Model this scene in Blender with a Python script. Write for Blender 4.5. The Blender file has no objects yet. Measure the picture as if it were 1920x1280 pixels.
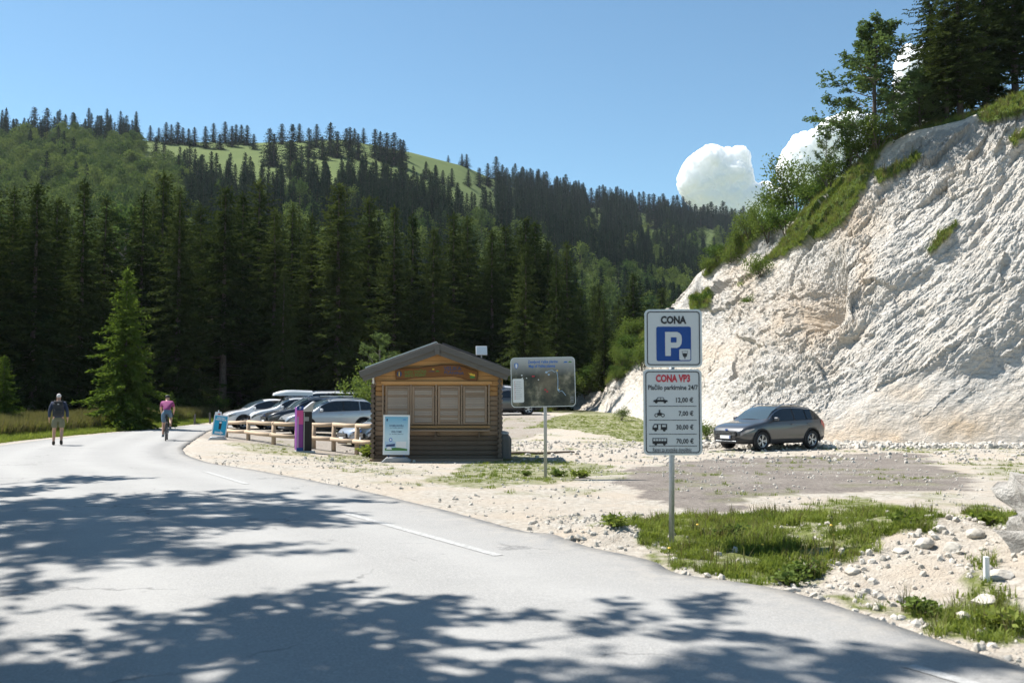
import bpy, bmesh, math, random
import numpy as np
from mathutils import Vector, Matrix, Euler

# ------------------------------------------------------------------ camera, sky, sun, exposure
SC = bpy.context.scene
COL = SC.collection
FPX, CX, CY = 1866.7, 960.0, 640.0          # focal length in photo pixels (35 mm lens), image centre
CAMH, PITCH = 1.6, math.radians(3.13)
cam_data = bpy.data.cameras.new('camera')
cam_data.lens = 35.0; cam_data.sensor_width = 36.0
cam_data.clip_start = 0.1; cam_data.clip_end = 20000
cam_data.dof.use_dof = True; cam_data.dof.focus_distance = 38.0; cam_data.dof.aperture_fstop = 3.0
cam = bpy.data.objects.new('camera', cam_data); COL.objects.link(cam)
cam.location = (0, 0, CAMH); cam.rotation_euler = (math.pi / 2 + PITCH, 0, 0)
SC.camera = cam
SUN_EL = math.radians(55)
SUN_H = Vector((-0.87, 0.49, 0)).normalized()                       # towards the sun: left and a little ahead
world = bpy.data.worlds.new('World'); SC.world = world; world.use_nodes = True
_n = world.node_tree.nodes; _n.clear()
_sky = _n.new('ShaderNodeTexSky'); _sky.sky_type = 'NISHITA'; _sky.sun_disc = False
_sky.sun_elevation = SUN_EL; _sky.sun_rotation = math.atan2(SUN_H.x, SUN_H.y)
_sky.altitude = 1300; _sky.air_density = 1.0; _sky.dust_density = 0.25; _sky.ozone_density = 1.4
_bg = _n.new('ShaderNodeBackground'); _bg.inputs['Strength'].default_value = 0.082
_wo = _n.new('ShaderNodeOutputWorld')
_tn = _n.new('ShaderNodeMix'); _tn.data_type = 'RGBA'; _tn.blend_type = 'MULTIPLY'; _tn.inputs[0].default_value = 1.0; _tn.inputs[7].default_value = (0.85, 1.04, 1.0, 1)
world.node_tree.links.new(_sky.outputs[0], _tn.inputs[6]); world.node_tree.links.new(_tn.outputs[2], _bg.inputs[0]); world.node_tree.links.new(_bg.outputs[0], _wo.inputs[0])
sun_data = bpy.data.lights.new('sun', 'SUN'); sun_data.energy = 5.0; sun_data.angle = math.radians(0.5)
sun_data.color = (1.0, 0.955, 0.89)
sun = bpy.data.objects.new('sun', sun_data); COL.objects.link(sun)
_sd = Vector((SUN_H.x * math.cos(SUN_EL), SUN_H.y * math.cos(SUN_EL), math.sin(SUN_EL)))
sun.rotation_euler = _sd.to_track_quat('Z', 'Y').to_euler()
SC.view_settings.view_transform = 'Standard'; SC.view_settings.look = 'None'
SC.view_settings.exposure = 0.97; SC.view_settings.gamma = 1.0; SC.view_settings.use_curve_mapping = False
SC.cycles.use_denoising = True; SC.cycles.max_bounces = 5; SC.cycles.transparent_max_bounces = 8
SC.cycles.diffuse_bounces = 3; SC.cycles.glossy_bounces = 3; SC.cycles.caustics_reflective = False; SC.cycles.caustics_refractive = False

rng = np.random.default_rng(7); random.seed(7)

# ------------------------------------------------------------------ noise and projection helpers
def _hash(ix, iy, seed):
    h = np.sin(ix * 127.1 + iy * 311.7 + seed * 74.7) * 43758.5453
    return h - np.floor(h)
def vnoise(x, y, seed=0):
    x = np.asarray(x, float); y = np.asarray(y, float)
    ix, iy = np.floor(x), np.floor(y); fx, fy = x - ix, y - iy
    fx = fx * fx * (3 - 2 * fx); fy = fy * fy * (3 - 2 * fy)
    a = _hash(ix, iy, seed); b = _hash(ix + 1, iy, seed); c = _hash(ix, iy + 1, seed); d = _hash(ix + 1, iy + 1, seed)
    return a + (b - a) * fx + (c - a) * fy + (a - b - c + d) * fx * fy
def fbm(x, y, oct=4, seed=0):
    s, a, t = 0.0, 1.0, 0.0
    for o in range(oct):
        s = s + a * vnoise(x * 2 ** o, y * 2 ** o, seed + o * 13); t += a; a *= 0.5
    return s / t
def sstep(a, b, x):
    t = np.clip((np.asarray(x, float) - a) / (b - a), 0, 1); return t * t * (3 - 2 * t)
CP, SP = math.cos(PITCH), math.sin(PITCH)
def ray(px, py):
    u, v = (px - CX) / FPX, (CY - py) / FPX
    return np.array([u, CP - v * SP, SP + v * CP])
def proj(X, Y, Z):
    X = np.asarray(X, float); Y = np.asarray(Y, float); Z = np.asarray(Z, float) - CAMH
    w = np.maximum(Y * CP + Z * SP, 0.05); v = (-Y * SP + Z * CP) / w
    return CX + FPX * X / w, CY - FPX * v
def in_poly(X, Y, poly):
    X = np.asarray(X, float); Y = np.asarray(Y, float); inside = np.zeros(X.shape, bool); n = len(poly)
    for i in range(n):
        x1, y1 = poly[i]; x2, y2 = poly[(i + 1) % n]
        if y1 == y2: continue
        c = ((y1 > Y) != (y2 > Y)) & (X < (x2 - x1) * (Y - y1) / (y2 - y1) + x1); inside ^= c
    return inside

# ------------------------------------------------------------------ object helpers
def tag(o, label=None, cat=None, group=None, kind=None):
    if label: o['label'] = label
    if cat: o['category'] = cat
    if group: o['group'] = group
    if kind: o['kind'] = kind
    return o
def empty(name, loc=(0, 0, 0), rz=0.0, label=None, cat=None, group=None):
    o = bpy.data.objects.new(name, None); COL.objects.link(o); o.location = loc; o.rotation_euler = (0, 0, rz)
    o.empty_display_size = 0.2
    return tag(o, label, cat, group)
def link(name, me, parent=None, loc=None, rot=None):
    o = bpy.data.objects.new(name, me); COL.objects.link(o)
    if parent: o.parent = parent
    if loc is not None: o.location = loc
    if rot is not None: o.rotation_euler = rot
    return o
def mesh_np(name, V, F, mats, fmat=None, smooth=False):
    """V (n,3), F (m,3) or (m,4) int array"""
    me = bpy.data.meshes.new(name); V = np.asarray(V, np.float32); F = np.asarray(F, np.int32)
    k = F.shape[1]
    me.vertices.add(len(V)); me.vertices.foreach_set('co', V.ravel())
    me.loops.add(F.size); me.loops.foreach_set('vertex_index', F.ravel())
    me.polygons.add(len(F)); me.polygons.foreach_set('loop_start', np.arange(0, F.size, k, dtype=np.int32))
    me.polygons.foreach_set('loop_total', np.full(len(F), k, np.int32))
    for m in (mats if isinstance(mats, (list, tuple)) else [mats]): me.materials.append(m)
    if fmat is not None: me.polygons.foreach_set('material_index', np.asarray(fmat, np.int32))
    me.polygons.foreach_set('use_smooth', np.full(len(F), bool(smooth)))
    me.update(calc_edges=True); return me
def attr(me, name, vals):
    a = me.attributes.new(name, 'FLOAT', 'POINT'); a.data.foreach_set('value', np.asarray(vals, np.float32).ravel())

class MB:
    """collects simple shapes and links them as one mesh object"""
    def __init__(s): s.v, s.f, s.m = [], [], []
    def add(s, vs, fs, m=0):
        b = len(s.v); s.v += [tuple(v) for v in vs]; s.f += [tuple(b + i for i in f) for f in fs]; s.m += [m] * len(fs); return s
    def box(s, c, d, rot=None, m=0):
        vs = [Vector((sx * d[0] / 2, sy * d[1] / 2, sz * d[2] / 2)) for sx in (-1, 1) for sy in (-1, 1) for sz in (-1, 1)]
        if rot is not None:
            R = Euler(rot).to_matrix(); vs = [R @ v for v in vs]
        vs = [v + Vector(c) for v in vs]
        return s.add(vs, [(0, 1, 3, 2), (4, 6, 7, 5), (0, 4, 5, 1), (2, 3, 7, 6), (0, 2, 6, 4), (1, 5, 7, 3)], m)
    def tube(s, pts, r, n=8, cap=True, m=0):
        pts = [Vector(p) for p in pts]; rs = r if isinstance(r, (list, tuple)) else [r] * len(pts); rings = []
        for i, p in enumerate(pts):
            t = (pts[min(i + 1, len(pts) - 1)] - pts[max(i - 1, 0)]).normalized()
            a = Vector((0, 0, 1)) if abs(t.z) < 0.9 else Vector((1, 0, 0))
            u = t.cross(a).normalized(); w = t.cross(u)
            rings.append([p + (u * math.cos(2 * math.pi * k / n) + w * math.sin(2 * math.pi * k / n)) * rs[i] for k in range(n)])
        vs = [v for rg in rings for v in rg]; fs = []
        for i in range(len(pts) - 1):
            for k in range(n):
                fs.append((i * n + k, i * n + (k + 1) % n, (i + 1) * n + (k + 1) % n, (i + 1) * n + k))
        if cap: fs.append(tuple(range(n))[::-1]); fs.append(tuple((len(pts) - 1) * n + k for k in range(n)))
        return s.add(vs, fs, m)
    def prism(s, poly, y0, y1, m=0):
        """polygon in x,z extruded along y"""
        n = len(poly); vs = [(x, y0, z) for x, z in poly] + [(x, y1, z) for x, z in poly]
        fs = [tuple(range(n)), tuple(range(2 * n - 1, n - 1, -1))] + [(i, i + n, (i + 1) % n + n, (i + 1) % n) for i in range(n)]
        return s.add(vs, fs, m)
    def lathe_y(s, prof, n=20, m=0):
        """profile (radius, y) turned about the y axis"""
        k = len(prof); vs = [(r * math.cos(2 * math.pi * a / n), y, r * math.sin(2 * math.pi * a / n)) for a in range(n) for r, y in prof]
        fs = [(a * k + i, ((a + 1) % n) * k + i, ((a + 1) % n) * k + i + 1, a * k + i + 1) for a in range(n) for i in range(k - 1)]
        return s.add(vs, fs, m)
    def mesh(s, name, mats, smooth=False, bevel=0):
        me = bpy.data.meshes.new(name); me.from_pydata(s.v, [], s.f)
        for m in (mats if isinstance(mats, (list, tuple)) else [mats]): me.materials.append(m)
        bm = bmesh.new(); bm.from_mesh(me)
        for f, mi in zip(bm.faces, s.m): f.material_index = mi; f.smooth = smooth
        bmesh.ops.recalc_face_normals(bm, faces=bm.faces)
        if bevel: bmesh.ops.bevel(bm, geom=list(bm.edges), offset=bevel, segments=1, affect='EDGES', clamp_overlap=True)
        bm.to_mesh(me); bm.free(); return me
    def build(s, name, mats, parent=None, smooth=False, bevel=0, loc=None, rot=None):
        return link(name, s.mesh(name, mats, smooth, bevel), parent, loc, rot)
def rrect(w, h, r, cx=0, cz=0, n=5):
    p = []
    for sx, sz, a0 in ((1, 1, 0), (-1, 1, 90), (-1, -1, 180), (1, -1, 270)):
        for i in range(n + 1):
            a = math.radians(a0 + 90 * i / n); p.append((cx + sx * (w / 2 - r) + r * math.cos(a), cz + sz * (h / 2 - r) + r * math.sin(a)))
    return p
def text(body, loc, mat, parent, w, h, rot=(math.pi / 2, 0, 0), align='CENTER', bold=0.0, name='lettering'):
    """lettering as a thin mesh fitted to width w and height h"""
    c = bpy.data.curves.new(name, 'FONT'); c.body = body; c.size = 1.0; c.align_x = 'CENTER'; c.align_y = 'CENTER'; c.offset = bold; c.resolution_u = 2
    o = bpy.data.objects.new('tmp', c); COL.objects.link(o); bpy.context.view_layer.update(); dg = bpy.context.evaluated_depsgraph_get()
    me = bpy.data.meshes.new_from_object(o.evaluated_get(dg), depsgraph=dg); bpy.data.objects.remove(o)
    V = np.empty(len(me.vertices) * 3, np.float32); me.vertices.foreach_get('co', V); V = V.reshape(-1, 3); lo, hi = V.min(0), V.max(0)
    V[:, 0] = (V[:, 0] - (lo[0] + hi[0]) / 2) * w / (hi[0] - lo[0]); V[:, 1] = (V[:, 1] - (lo[1] + hi[1]) / 2) * h / (hi[1] - lo[1])
    if align == 'RIGHT': V[:, 0] -= w / 2
    me.vertices.foreach_set('co', V.ravel()); me.materials.clear(); me.materials.append(mat); me.name = name; me.update()
    return link(name, me, parent, loc, rot)
def scatter(name, pts, scl, rots, idx, protos, label=None, cat=None, kind='stuff'):
    """one object of kind stuff: instances of prototype meshes on points"""
    me = bpy.data.meshes.new(name); me.vertices.add(len(pts)); me.vertices.foreach_set('co', np.asarray(pts, np.float32).ravel())
    a = me.attributes.new('scl', 'FLOAT', 'POINT'); a.data.foreach_set('value', np.asarray(scl, np.float32))
    a = me.attributes.new('idx', 'INT', 'POINT'); a.data.foreach_set('value', np.asarray(idx, np.int32))
    a = me.attributes.new('rot', 'FLOAT_VECTOR', 'POINT'); a.data.foreach_set('vector', np.asarray(rots, np.float32).ravel())
    o = link(name, me)
    coll = bpy.data.collections.new(name + '_kinds')
    for i, p in enumerate(protos):
        po = bpy.data.objects.new('%s_kind_%02d' % (name, i), p); coll.objects.link(po)
    ng = bpy.data.node_groups.new(name, 'GeometryNodeTree')
    ng.interface.new_socket('Geometry', in_out='INPUT', socket_type='NodeSocketGeometry')
    ng.interface.new_socket('Geometry', in_out='OUTPUT', socket_type='NodeSocketGeometry')
    N, Lk = ng.nodes, ng.links
    gi, go = N.new('NodeGroupInput'), N.new('NodeGroupOutput'); iop = N.new('GeometryNodeInstanceOnPoints'); ci = N.new('GeometryNodeCollectionInfo')
    ci.inputs['Collection'].default_value = coll; ci.inputs['Separate Children'].default_value = True; ci.inputs['Reset Children'].default_value = True
    iop.inputs['Pick Instance'].default_value = True
    def na(n, t):
        k = N.new('GeometryNodeInputNamedAttribute'); k.data_type = t; k.inputs['Name'].default_value = n; return k.outputs['Attribute']
    er = N.new('FunctionNodeEulerToRotation')
    Lk.new(gi.outputs[0], iop.inputs['Points']); Lk.new(ci.outputs[0], iop.inputs['Instance'])
    Lk.new(na('idx', 'INT'), iop.inputs['Instance Index']); Lk.new(na('rot', 'FLOAT_VECTOR'), er.inputs[0]); Lk.new(er.outputs[0], iop.inputs['Rotation'])
    Lk.new(na('scl', 'FLOAT'), iop.inputs['Scale']); Lk.new(iop.outputs[0], go.inputs[0])
    md = o.modifiers.new('scatter', 'NODES'); md.node_group = ng
    return tag(o, label, cat, kind=kind)

# ------------------------------------------------------------------ materials
class NT:
    def __init__(s, name):
        s.m = bpy.data.materials.new(name); s.m.use_nodes = True; s.t = s.m.node_tree; s.t.nodes.clear(); s.out = s.t.nodes.new('ShaderNodeOutputMaterial')
    def n(s, typ, **kw):
        k = s.t.nodes.new('ShaderNode' + typ)
        for a, v in kw.items():
            if a.startswith('i_'):
                key = a[2:].replace('_', ' ')
                k.inputs[key].default_value = v
            else: setattr(k, a, v)
        return k
    def l(s, a, b): s.t.links.new(a, b)
    def coord(s, scale=(1, 1, 1), obj=False):
        if obj: src = s.n('TexCoord').outputs['Object']
        else: src = s.n('NewGeometry').outputs['Position']
        mp = s.n('Mapping'); mp.inputs['Scale'].default_value = scale; s.l(src, mp.inputs[0]); return mp.outputs[0]
    def noise(s, vec, scale, detail=4, rough=0.55):
        k = s.n('TexNoise'); k.inputs['Scale'].default_value = scale; k.inputs['Detail'].default_value = detail; k.inputs['Roughness'].default_value = rough
        s.l(vec, k.inputs['Vector']); return k.outputs['Fac']
    def ramp(s, fac, stops):
        k = s.n('ValToRGB'); e = k.color_ramp.elements
        while len(e) < len(stops): e.new(0.5)
        for el, (p, c) in zip(e, stops):
            el.position = p; el.color = (*c, 1) if len(c) == 3 else c
        s.l(fac, k.inputs[0]); return k.outputs[0]
    def mix(s, fac, a, b, mode='MIX'):
        k = s.n('Mix', data_type='RGBA', blend_type=mode)
        for inp, v in ((k.inputs[0], fac), (k.inputs[6], a), (k.inputs[7], b)):
            if isinstance(v, (int, float)): inp.default_value = v
            elif isinstance(v, (tuple, list)): inp.default_value = (*v, 1) if len(v) == 3 else v
            else: s.l(v, inp)
        return k.outputs[2]
    def math(s, op, a, b=0.0, clamp=False):
        k = s.n('Math', operation=op, use_clamp=clamp)
        for i, v in enumerate((a, b)):
            if isinstance(v, (int, float)): k.inputs[i].default_value = v
            else: s.l(v, k.inputs[i])
        return k.outputs[0]
    def attr(s, name):
        k = s.n('Attribute'); k.attribute_name = name; return k.outputs['Fac']
    def bump(s, h, strength=0.5, dist=0.05):
        k = s.n('Bump'); k.inputs['Strength'].default_value = strength; k.inputs['Distance'].default_value = dist; s.l(h, k.inputs['Height']); return k.outputs[0]
    def pbr(s, col, rough=0.8, metal=0.0, normal=None, spec=0.3, coat=0.0):
        p = s.n('BsdfPrincipled'); b = p.inputs
        if isinstance(col, (tuple, list)): b['Base Color'].default_value = (*col, 1)
        else: s.l(col, b['Base Color'])
        if isinstance(rough, (int, float)): b['Roughness'].default_value = rough
        else: s.l(rough, b['Roughness'])
        b['Metallic'].default_value = metal; b['Specular IOR Level'].default_value = spec; b['Coat Weight'].default_value = coat; b['Coat Roughness'].default_value = 0.03
        if normal is not None: s.l(normal, b['Normal'])
        s.l(p.outputs[0], s.out.inputs[0]); return s.m
def plain(name, col, rough=0.6, metal=0.0, spec=0.4, coat=0.0, var=0.12, scale=6.0):
    t = NT(name); nz = t.noise(t.coord(), scale, 3)
    c = t.mix(nz, tuple(v * (1 - var) for v in col), tuple(min(1, v * (1 + var)) for v in col))
    return t.pbr(c, rough, metal, spec=spec, coat=coat)
def foliage(name, c_dark, c_light, transl=0.3, scale=0.9, rnd=0.35):
    t = NT(name); pos = t.coord(); nz = t.noise(pos, scale, 3, 0.6); oi = t.n('ObjectInfo').outputs['Random']
    f = t.math('ADD', t.math('MULTIPLY', nz, 1.3), t.math('MULTIPLY', oi, rnd)); f = t.math('SUBTRACT', f, 0.15 + rnd / 2, True)
    c = t.mix(f, c_dark, c_light)
    d = t.n('BsdfDiffuse'); tr = t.n('BsdfTranslucent'); ms = t.n('MixShader'); ms.inputs[0].default_value = transl
    t.l(c, d.inputs[0]); t.l(t.mix(1.0, c, (1.0, 1.0, 0.55), 'MULTIPLY'), tr.inputs[0]); t.l(d.outputs[0], ms.inputs[1]); t.l(tr.outputs[0], ms.inputs[2])
    t.l(ms.outputs[0], t.out.inputs[0]); return t.m
def wood(name, c1, c2, scale=(1.2, 30, 30), rough=0.85):
    t = NT(name); v = t.coord(scale, obj=True); nz = t.noise(v, 1.0, 5, 0.65); n2 = t.noise(t.coord(obj=True), 3.0, 3)
    r = t.n('ObjectInfo').outputs['Random']
    c = t.mix(nz, c1, c2); c = t.mix(t.math('MULTIPLY', n2, 0.45), c, tuple(x * 0.55 for x in c1))
    c = t.mix(t.math('MULTIPLY', r, 0.6), c, tuple(x * 0.55 for x in c2))
    return t.pbr(c, rough, normal=t.bump(nz, 0.4, 0.01), spec=0.2)
M = {}
# ------------------------------------------------------------------ terrain shape
ROAD_R = [(9, -6), (6, 0), (3.0, 5.82), (2.2, 8.5), (1.2, 10.0), (0.58, 10.9), (-0.65, 13.4), (-2.8, 17.4), (-5.6, 22.0), (-7.4, 24.6), (-9.3, 28.6), (-10.9, 33), (-13.2, 42), (-15.2, 50), (-15.4, 55), (-13.5, 60), (-8, 63.5), (2, 65)]
ROAD_L = [(3.6, -8.7), (0.5, -2.7), (-2.3, 3.1), (-3.4, 5.8), (-4.6, 7.9), (-5.4, 9.3), (-7.0, 11.8), (-9.0, 15.5), (-11.6, 19.8), (-13.2, 22.6), (-15.6, 27.3), (-17.4, 32), (-18.5, 40.5), (-18.6, 49), (-18.9, 57), (-16.5, 64.5), (-9.5, 69.3), (2, 71)]
def resample(P, n):
    P = np.array(P, float); u = np.arange(len(P)); q = np.linspace(0, len(P) - 1, n)
    X = np.interp(q, u, P[:, 0]); Y = np.interp(q, u, P[:, 1])
    k = np.array([1, 4, 6, 4, 1.0]) / 16
    for _ in range(3):
        for A in (X, Y):
            B = np.convolve(np.r_[[A[0]] * 2, A, [A[-1]] * 2], k, 'valid'); B[0], B[-1] = A[0], A[-1]; A[:] = B
    return np.c_[X, Y]
NR = 240
RR, RL = resample(ROAD_R, NR), resample(ROAD_L, NR)
RR[:, 0] += 0.10 * (fbm(RR[:, 1] * 1.3, RR[:, 0], 3, 5) - 0.5) + 0.35 * np.exp(-((RR[:, 1] - 9.0) / 0.5) ** 2) * -1
RL[:, 0] += 0.2 * (fbm(RL[:, 1] * 0.9, RL[:, 0], 3, 6) - 0.5)
_ry = RR[:150, 1]; _rx = RR[:150, 0]
def road_off(x, y):
    """how far a point lies to the right of the road's right edge (rough)"""
    return (np.asarray(x, float) - np.interp(y, _ry, _rx)) * 0.88
def gz(x, y):
    x = np.asarray(x, float); y = np.asarray(y, float); t = road_off(x, y)
    base = -0.42 * sstep(12, 38, y)
    rise = 0.85 * sstep(44, 66, y) * sstep(-7, 0, x)
    lot = base + rise - 0.14 * np.exp(-(((x + 9) / 6) ** 2 + ((y - 46) / 7) ** 2)) + 0.42 * sstep(56, 75, y) * sstep(0, -7, x)
    road = -0.13 * sstep(14, 34, y) + 0.13 * sstep(55, 75, y)
    z = road + (lot - road) * sstep(0.5, 5, t)
    z = z + 0.02 * (fbm(x * 0.5, y * 0.5, 3, 3) - 0.5) * sstep(0.3, 2, t)
    # rough strip at the near right: gravel heap by the sign, ditch, rubble
    near = sstep(0.15, 0.9, t) * sstep(15.0, 12.3, y) * sstep(1.5, 4, y)
    z = z + near * (0.10 * (fbm(x * 1.6, y * 1.6, 4, 9) - 0.5) + 0.05 * (fbm(x * 6, y * 6, 2, 19) - 0.4))
    z = z + 0.14 * np.exp(-(((x - 1.15) / 0.75) ** 2 + ((y - 11.2) / 0.35) ** 2))
    z = z + near * 0.28 * np.exp(-(((x - 4.4) / 1.3) ** 2 + ((y - 10.6) / 1.1) ** 2)) * (0.6 + 0.8 * fbm(x * 3, y * 3, 3, 29))
    z = z + near * 0.35 * sstep(3.6, 5.6, x - (9 - y) * 0.25) * sstep(10.5, 8.5, y)
    z = z - near * 0.12 * np.exp(-((t - 1.2) / 0.5) ** 2) * sstep(10.5, 9, y)
    # gentle verge and forest floor on the left
    xl = np.interp(y, RL[:170, 1], RL[:170, 0]); left = sstep(0.3, 3, xl - x) * (y < 75)
    z = z + left * (0.25 * sstep(0, 4, xl - x) + 0.25 * (fbm(x * 0.25, y * 0.25, 3, 31) - 0.5))
    z = z + sstep(75, 120, y) * (2.5 * fbm(x * 0.03, y * 0.03, 3, 41) - 0.6)
    return z
def G(px, py):
    """ground point seen at a photo pixel"""
    d = ray(px, py); t0 = 2.0
    for _ in range(60):
        p = np.array([0, 0, CAMH]) + d * t0; h = p[2] - float(gz(p[0], p[1])); t0 += h / max(-d[2] + 0.01, 0.02) * 0.7
    return float(p[0]), float(p[1]), float(gz(p[0], p[1]))
def at(px, d):
    x = (px - CX) / FPX * d; return float(x), float(d), float(gz(x, d))
def gpoly(pp): return [G(*p)[:2] for p in pp]

LAWN = [gpoly(p) for p in (
    [(985, 803), (1060, 778), (1110, 768), (1200, 772), (1330, 800), (1330, 838), (1200, 828), (1090, 806)],
    [(1500, 838), (1560, 828), (1600, 834), (1560, 845)],
    [(800, 905), (860, 868), (1010, 858), (1130, 872), (1160, 890), (1060, 905), (900, 918)],
    [(900, 858), (1020, 846), (1040, 852), (930, 864)],
    [(430, 828), (560, 842), (600, 850), (590, 858), (480, 848), (425, 836)],
    [(600, 858), (705, 850), (712, 868), (640, 870)],
    [(1640, 842), (1915, 822), (1919, 832), (1700, 848)],
    [(1830, 880), (1915, 860), (1919, 900), (1860, 900)],
    [(1010, 760), (1105, 730), (1125, 752), (1050, 775)])]
WEEDS = [gpoly(p) for p in (
    [(1125, 985), (1250, 968), (1480, 962), (1570, 930), (1745, 955), (1755, 985), (1680, 1050), (1530, 1040), (1490, 1095), (1400, 1085), (1290, 1040), (1190, 1015)],
    [(1200, 1040), (1290, 1040), (1480, 1105), (1440, 1115)],
    [(1560, 1135), (1700, 1148), (1800, 1090), (1919, 1050), (1919, 1225), (1800, 1190)],
    [(1820, 950), (1890, 945), (1880, 990), (1830, 985)])]
DARK = gpoly([(1160, 882), (1330, 858), (1700, 848), (1770, 868), (1830, 905), (1700, 925), (1560, 930), (1350, 955), (1240, 935), (1165, 905)])
CARLOT = [(-14.5, 44), (-9, 35.5), (-5.0, 31.5), (-2, 31), (0, 44), (4, 62), (-6, 62), (-13, 58)]
def jit(x, y, amp=0.8, sc=0.7, seed=50):
    return x + amp * (fbm(x * sc, y * sc, 4, seed) - 0.5) * 2, y + amp * (fbm(x * sc, y * sc, 4, seed + 7) - 0.5) * 4
def grass_mask(x, y):
    jx, jy = jit(x, y, 0.6); m = np.zeros(np.shape(x))
    for p, wt in zip(LAWN, (1.0, .8, .8, .7, .5, .55, .5, .5, .8)): m = np.maximum(m, in_poly(jx, jy, p) * wt)
    kx, ky = jit(x, y, 0.42, 1.9, 80)
    for p in WEEDS: m = np.maximum(m, in_poly(kx, ky, p) * 1.0)
    xl = np.interp(y, RL[:170, 1], RL[:170, 0]) - 0.9
    m = np.maximum(m, sstep(0.0, 0.7, xl - jx) * (y < 60) * (y > -20)); m = np.maximum(m, (y >= 58) * sstep(71.5, 73.5, jy + 0.0 * x) * 1.0)
    m = np.maximum(m, (y > 57) & (x < -19.4))
    rx = np.interp(y, _ry, _rx); m = np.maximum(m, 0.4 * sstep(0.60, 0.68, fbm(x * 0.9, y * 0.9, 4, 90)) * sstep(0.5, 1.5, x - rx) * (y < 60))
    return np.clip(m, 0, 1)

def axis(segs):
    out = [segs[0][0]]
    for a, b, st in segs:
        n = max(1, int(round((b - a) / st))); out += list(a + (b - a) * (np.arange(n) + 1) / n)
    return np.array(out)
def geo(a, b, n, s=1): return list(s * np.geomspace(a, b, n))
gx = np.r_[np.array(geo(32, 3000, 22, -1))[::-1], axis([(-30, -2, 0.28), (-2, 8, 0.11), (8, 30, 0.28)]), np.array(geo(32, 3000, 22))]
gy = np.r_[np.array(geo(16, 800, 8, -1))[::-1], axis([(-14, 4, 0.9), (4, 14, 0.11), (14, 50, 0.25), (50, 84, 0.6)]), np.array(geo(86, 4000, 26))]
GX, GY = np.meshgrid(gx, gy); GZ = gz(GX, GY)
road_poly = [tuple(p) for p in RR] + [tuple(p) for p in RL[::-1]]
inroad = in_poly(GX, GY, road_poly)
GZ = np.where(inroad, GZ - 0.09, GZ)
nx, ny = len(gx), len(gy)
I = np.arange(nx * ny).reshape(ny, nx)
GF = np.stack([I[:-1, :-1], I[:-1, 1:], I[1:, 1:], I[1:, :-1]], -1).reshape(-1, 4)
gm = grass_mask(GX, GY)
jx, jy = jit(GX, GY, 0.9, 0.5, 60)
dk = in_poly(jx, jy, DARK) * 1.0
dk = np.maximum(dk, in_poly(*jit(GX, GY, 0.5, 0.6, 66), CARLOT) * 0.55)
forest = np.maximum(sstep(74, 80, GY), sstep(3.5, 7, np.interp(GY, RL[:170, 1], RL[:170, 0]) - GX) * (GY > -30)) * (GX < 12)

t = NT('ground_soil'); pos = t.coord()
n1 = t.noise(pos, 0.7, 5, 0.6); n2 = t.noise(pos, 9, 4, 0.7); n3 = t.noise(pos, 45, 3, 0.7)
vo = t.n('TexVoronoi'); vo.inputs['Scale'].default_value = 22; t.l(pos, vo.inputs['Vector'])
gravel = t.ramp(n2, [(0.30, (0.26, 0.23, 0.19)), (0.5, (0.44, 0.405, 0.35)), (0.70, (0.57, 0.54, 0.485))])
gravel = t.mix(t.ramp(n1, [(0.42, (0, 0, 0)), (0.66, (1, 1, 1))]), gravel, (0.46, 0.395, 0.32))
gravel = t.mix(t.math('MULTIPLY', t.ramp(vo.outputs['Color'], [(0.55, (0, 0, 0)), (0.9, (1, 1, 1))]), 0.35), gravel, (0.33, 0.28, 0.23))
darkg = t.ramp(t.noise(pos, 14, 4, 0.75), [(0.3, (0.11, 0.095, 0.085)), (0.55, (0.21, 0.185, 0.165)), (0.75, (0.38, 0.34, 0.30))])
soil = t.ramp(n2, [(0.3, (0.10, 0.12, 0.035)), (0.6, (0.17, 0.19, 0.06)), (0.8, (0.32, 0.28, 0.17))])
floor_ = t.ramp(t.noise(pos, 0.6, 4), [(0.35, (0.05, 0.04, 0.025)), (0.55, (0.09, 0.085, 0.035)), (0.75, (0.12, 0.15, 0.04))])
c = t.mix(t.math('MULTIPLY', t.attr('dark'), t.math('ADD', 0.35, t.math('MULTIPLY', n1, 1.1), True)), gravel, darkg)
gfac = t.math('MULTIPLY', t.attr('grass'), t.ramp(t.noise(pos, 3.5, 4, 0.7), [(0.36, (0.25, 0.25, 0.25)), (0.55, (1, 1, 1))]))
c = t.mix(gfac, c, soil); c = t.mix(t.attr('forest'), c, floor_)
hgt = t.math('ADD', t.math('MULTIPLY', n2, 0.7), t.math('MULTIPLY', n3, 0.5))
M['ground'] = t.pbr(c, 0.95, normal=t.bump(hgt, 0.9, 0.07), spec=0.1)
me = mesh_np('ground', np.c_[GX.ravel(), GY.ravel(), GZ.ravel()], GF, M['ground'], smooth=True)
attr(me, 'grass', gm); attr(me, 'dark', dk); attr(me, 'forest', forest)
tag(link('ground', me), 'pale limestone gravel ground with grassy patches and forest floor beyond', kind='structure')

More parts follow.
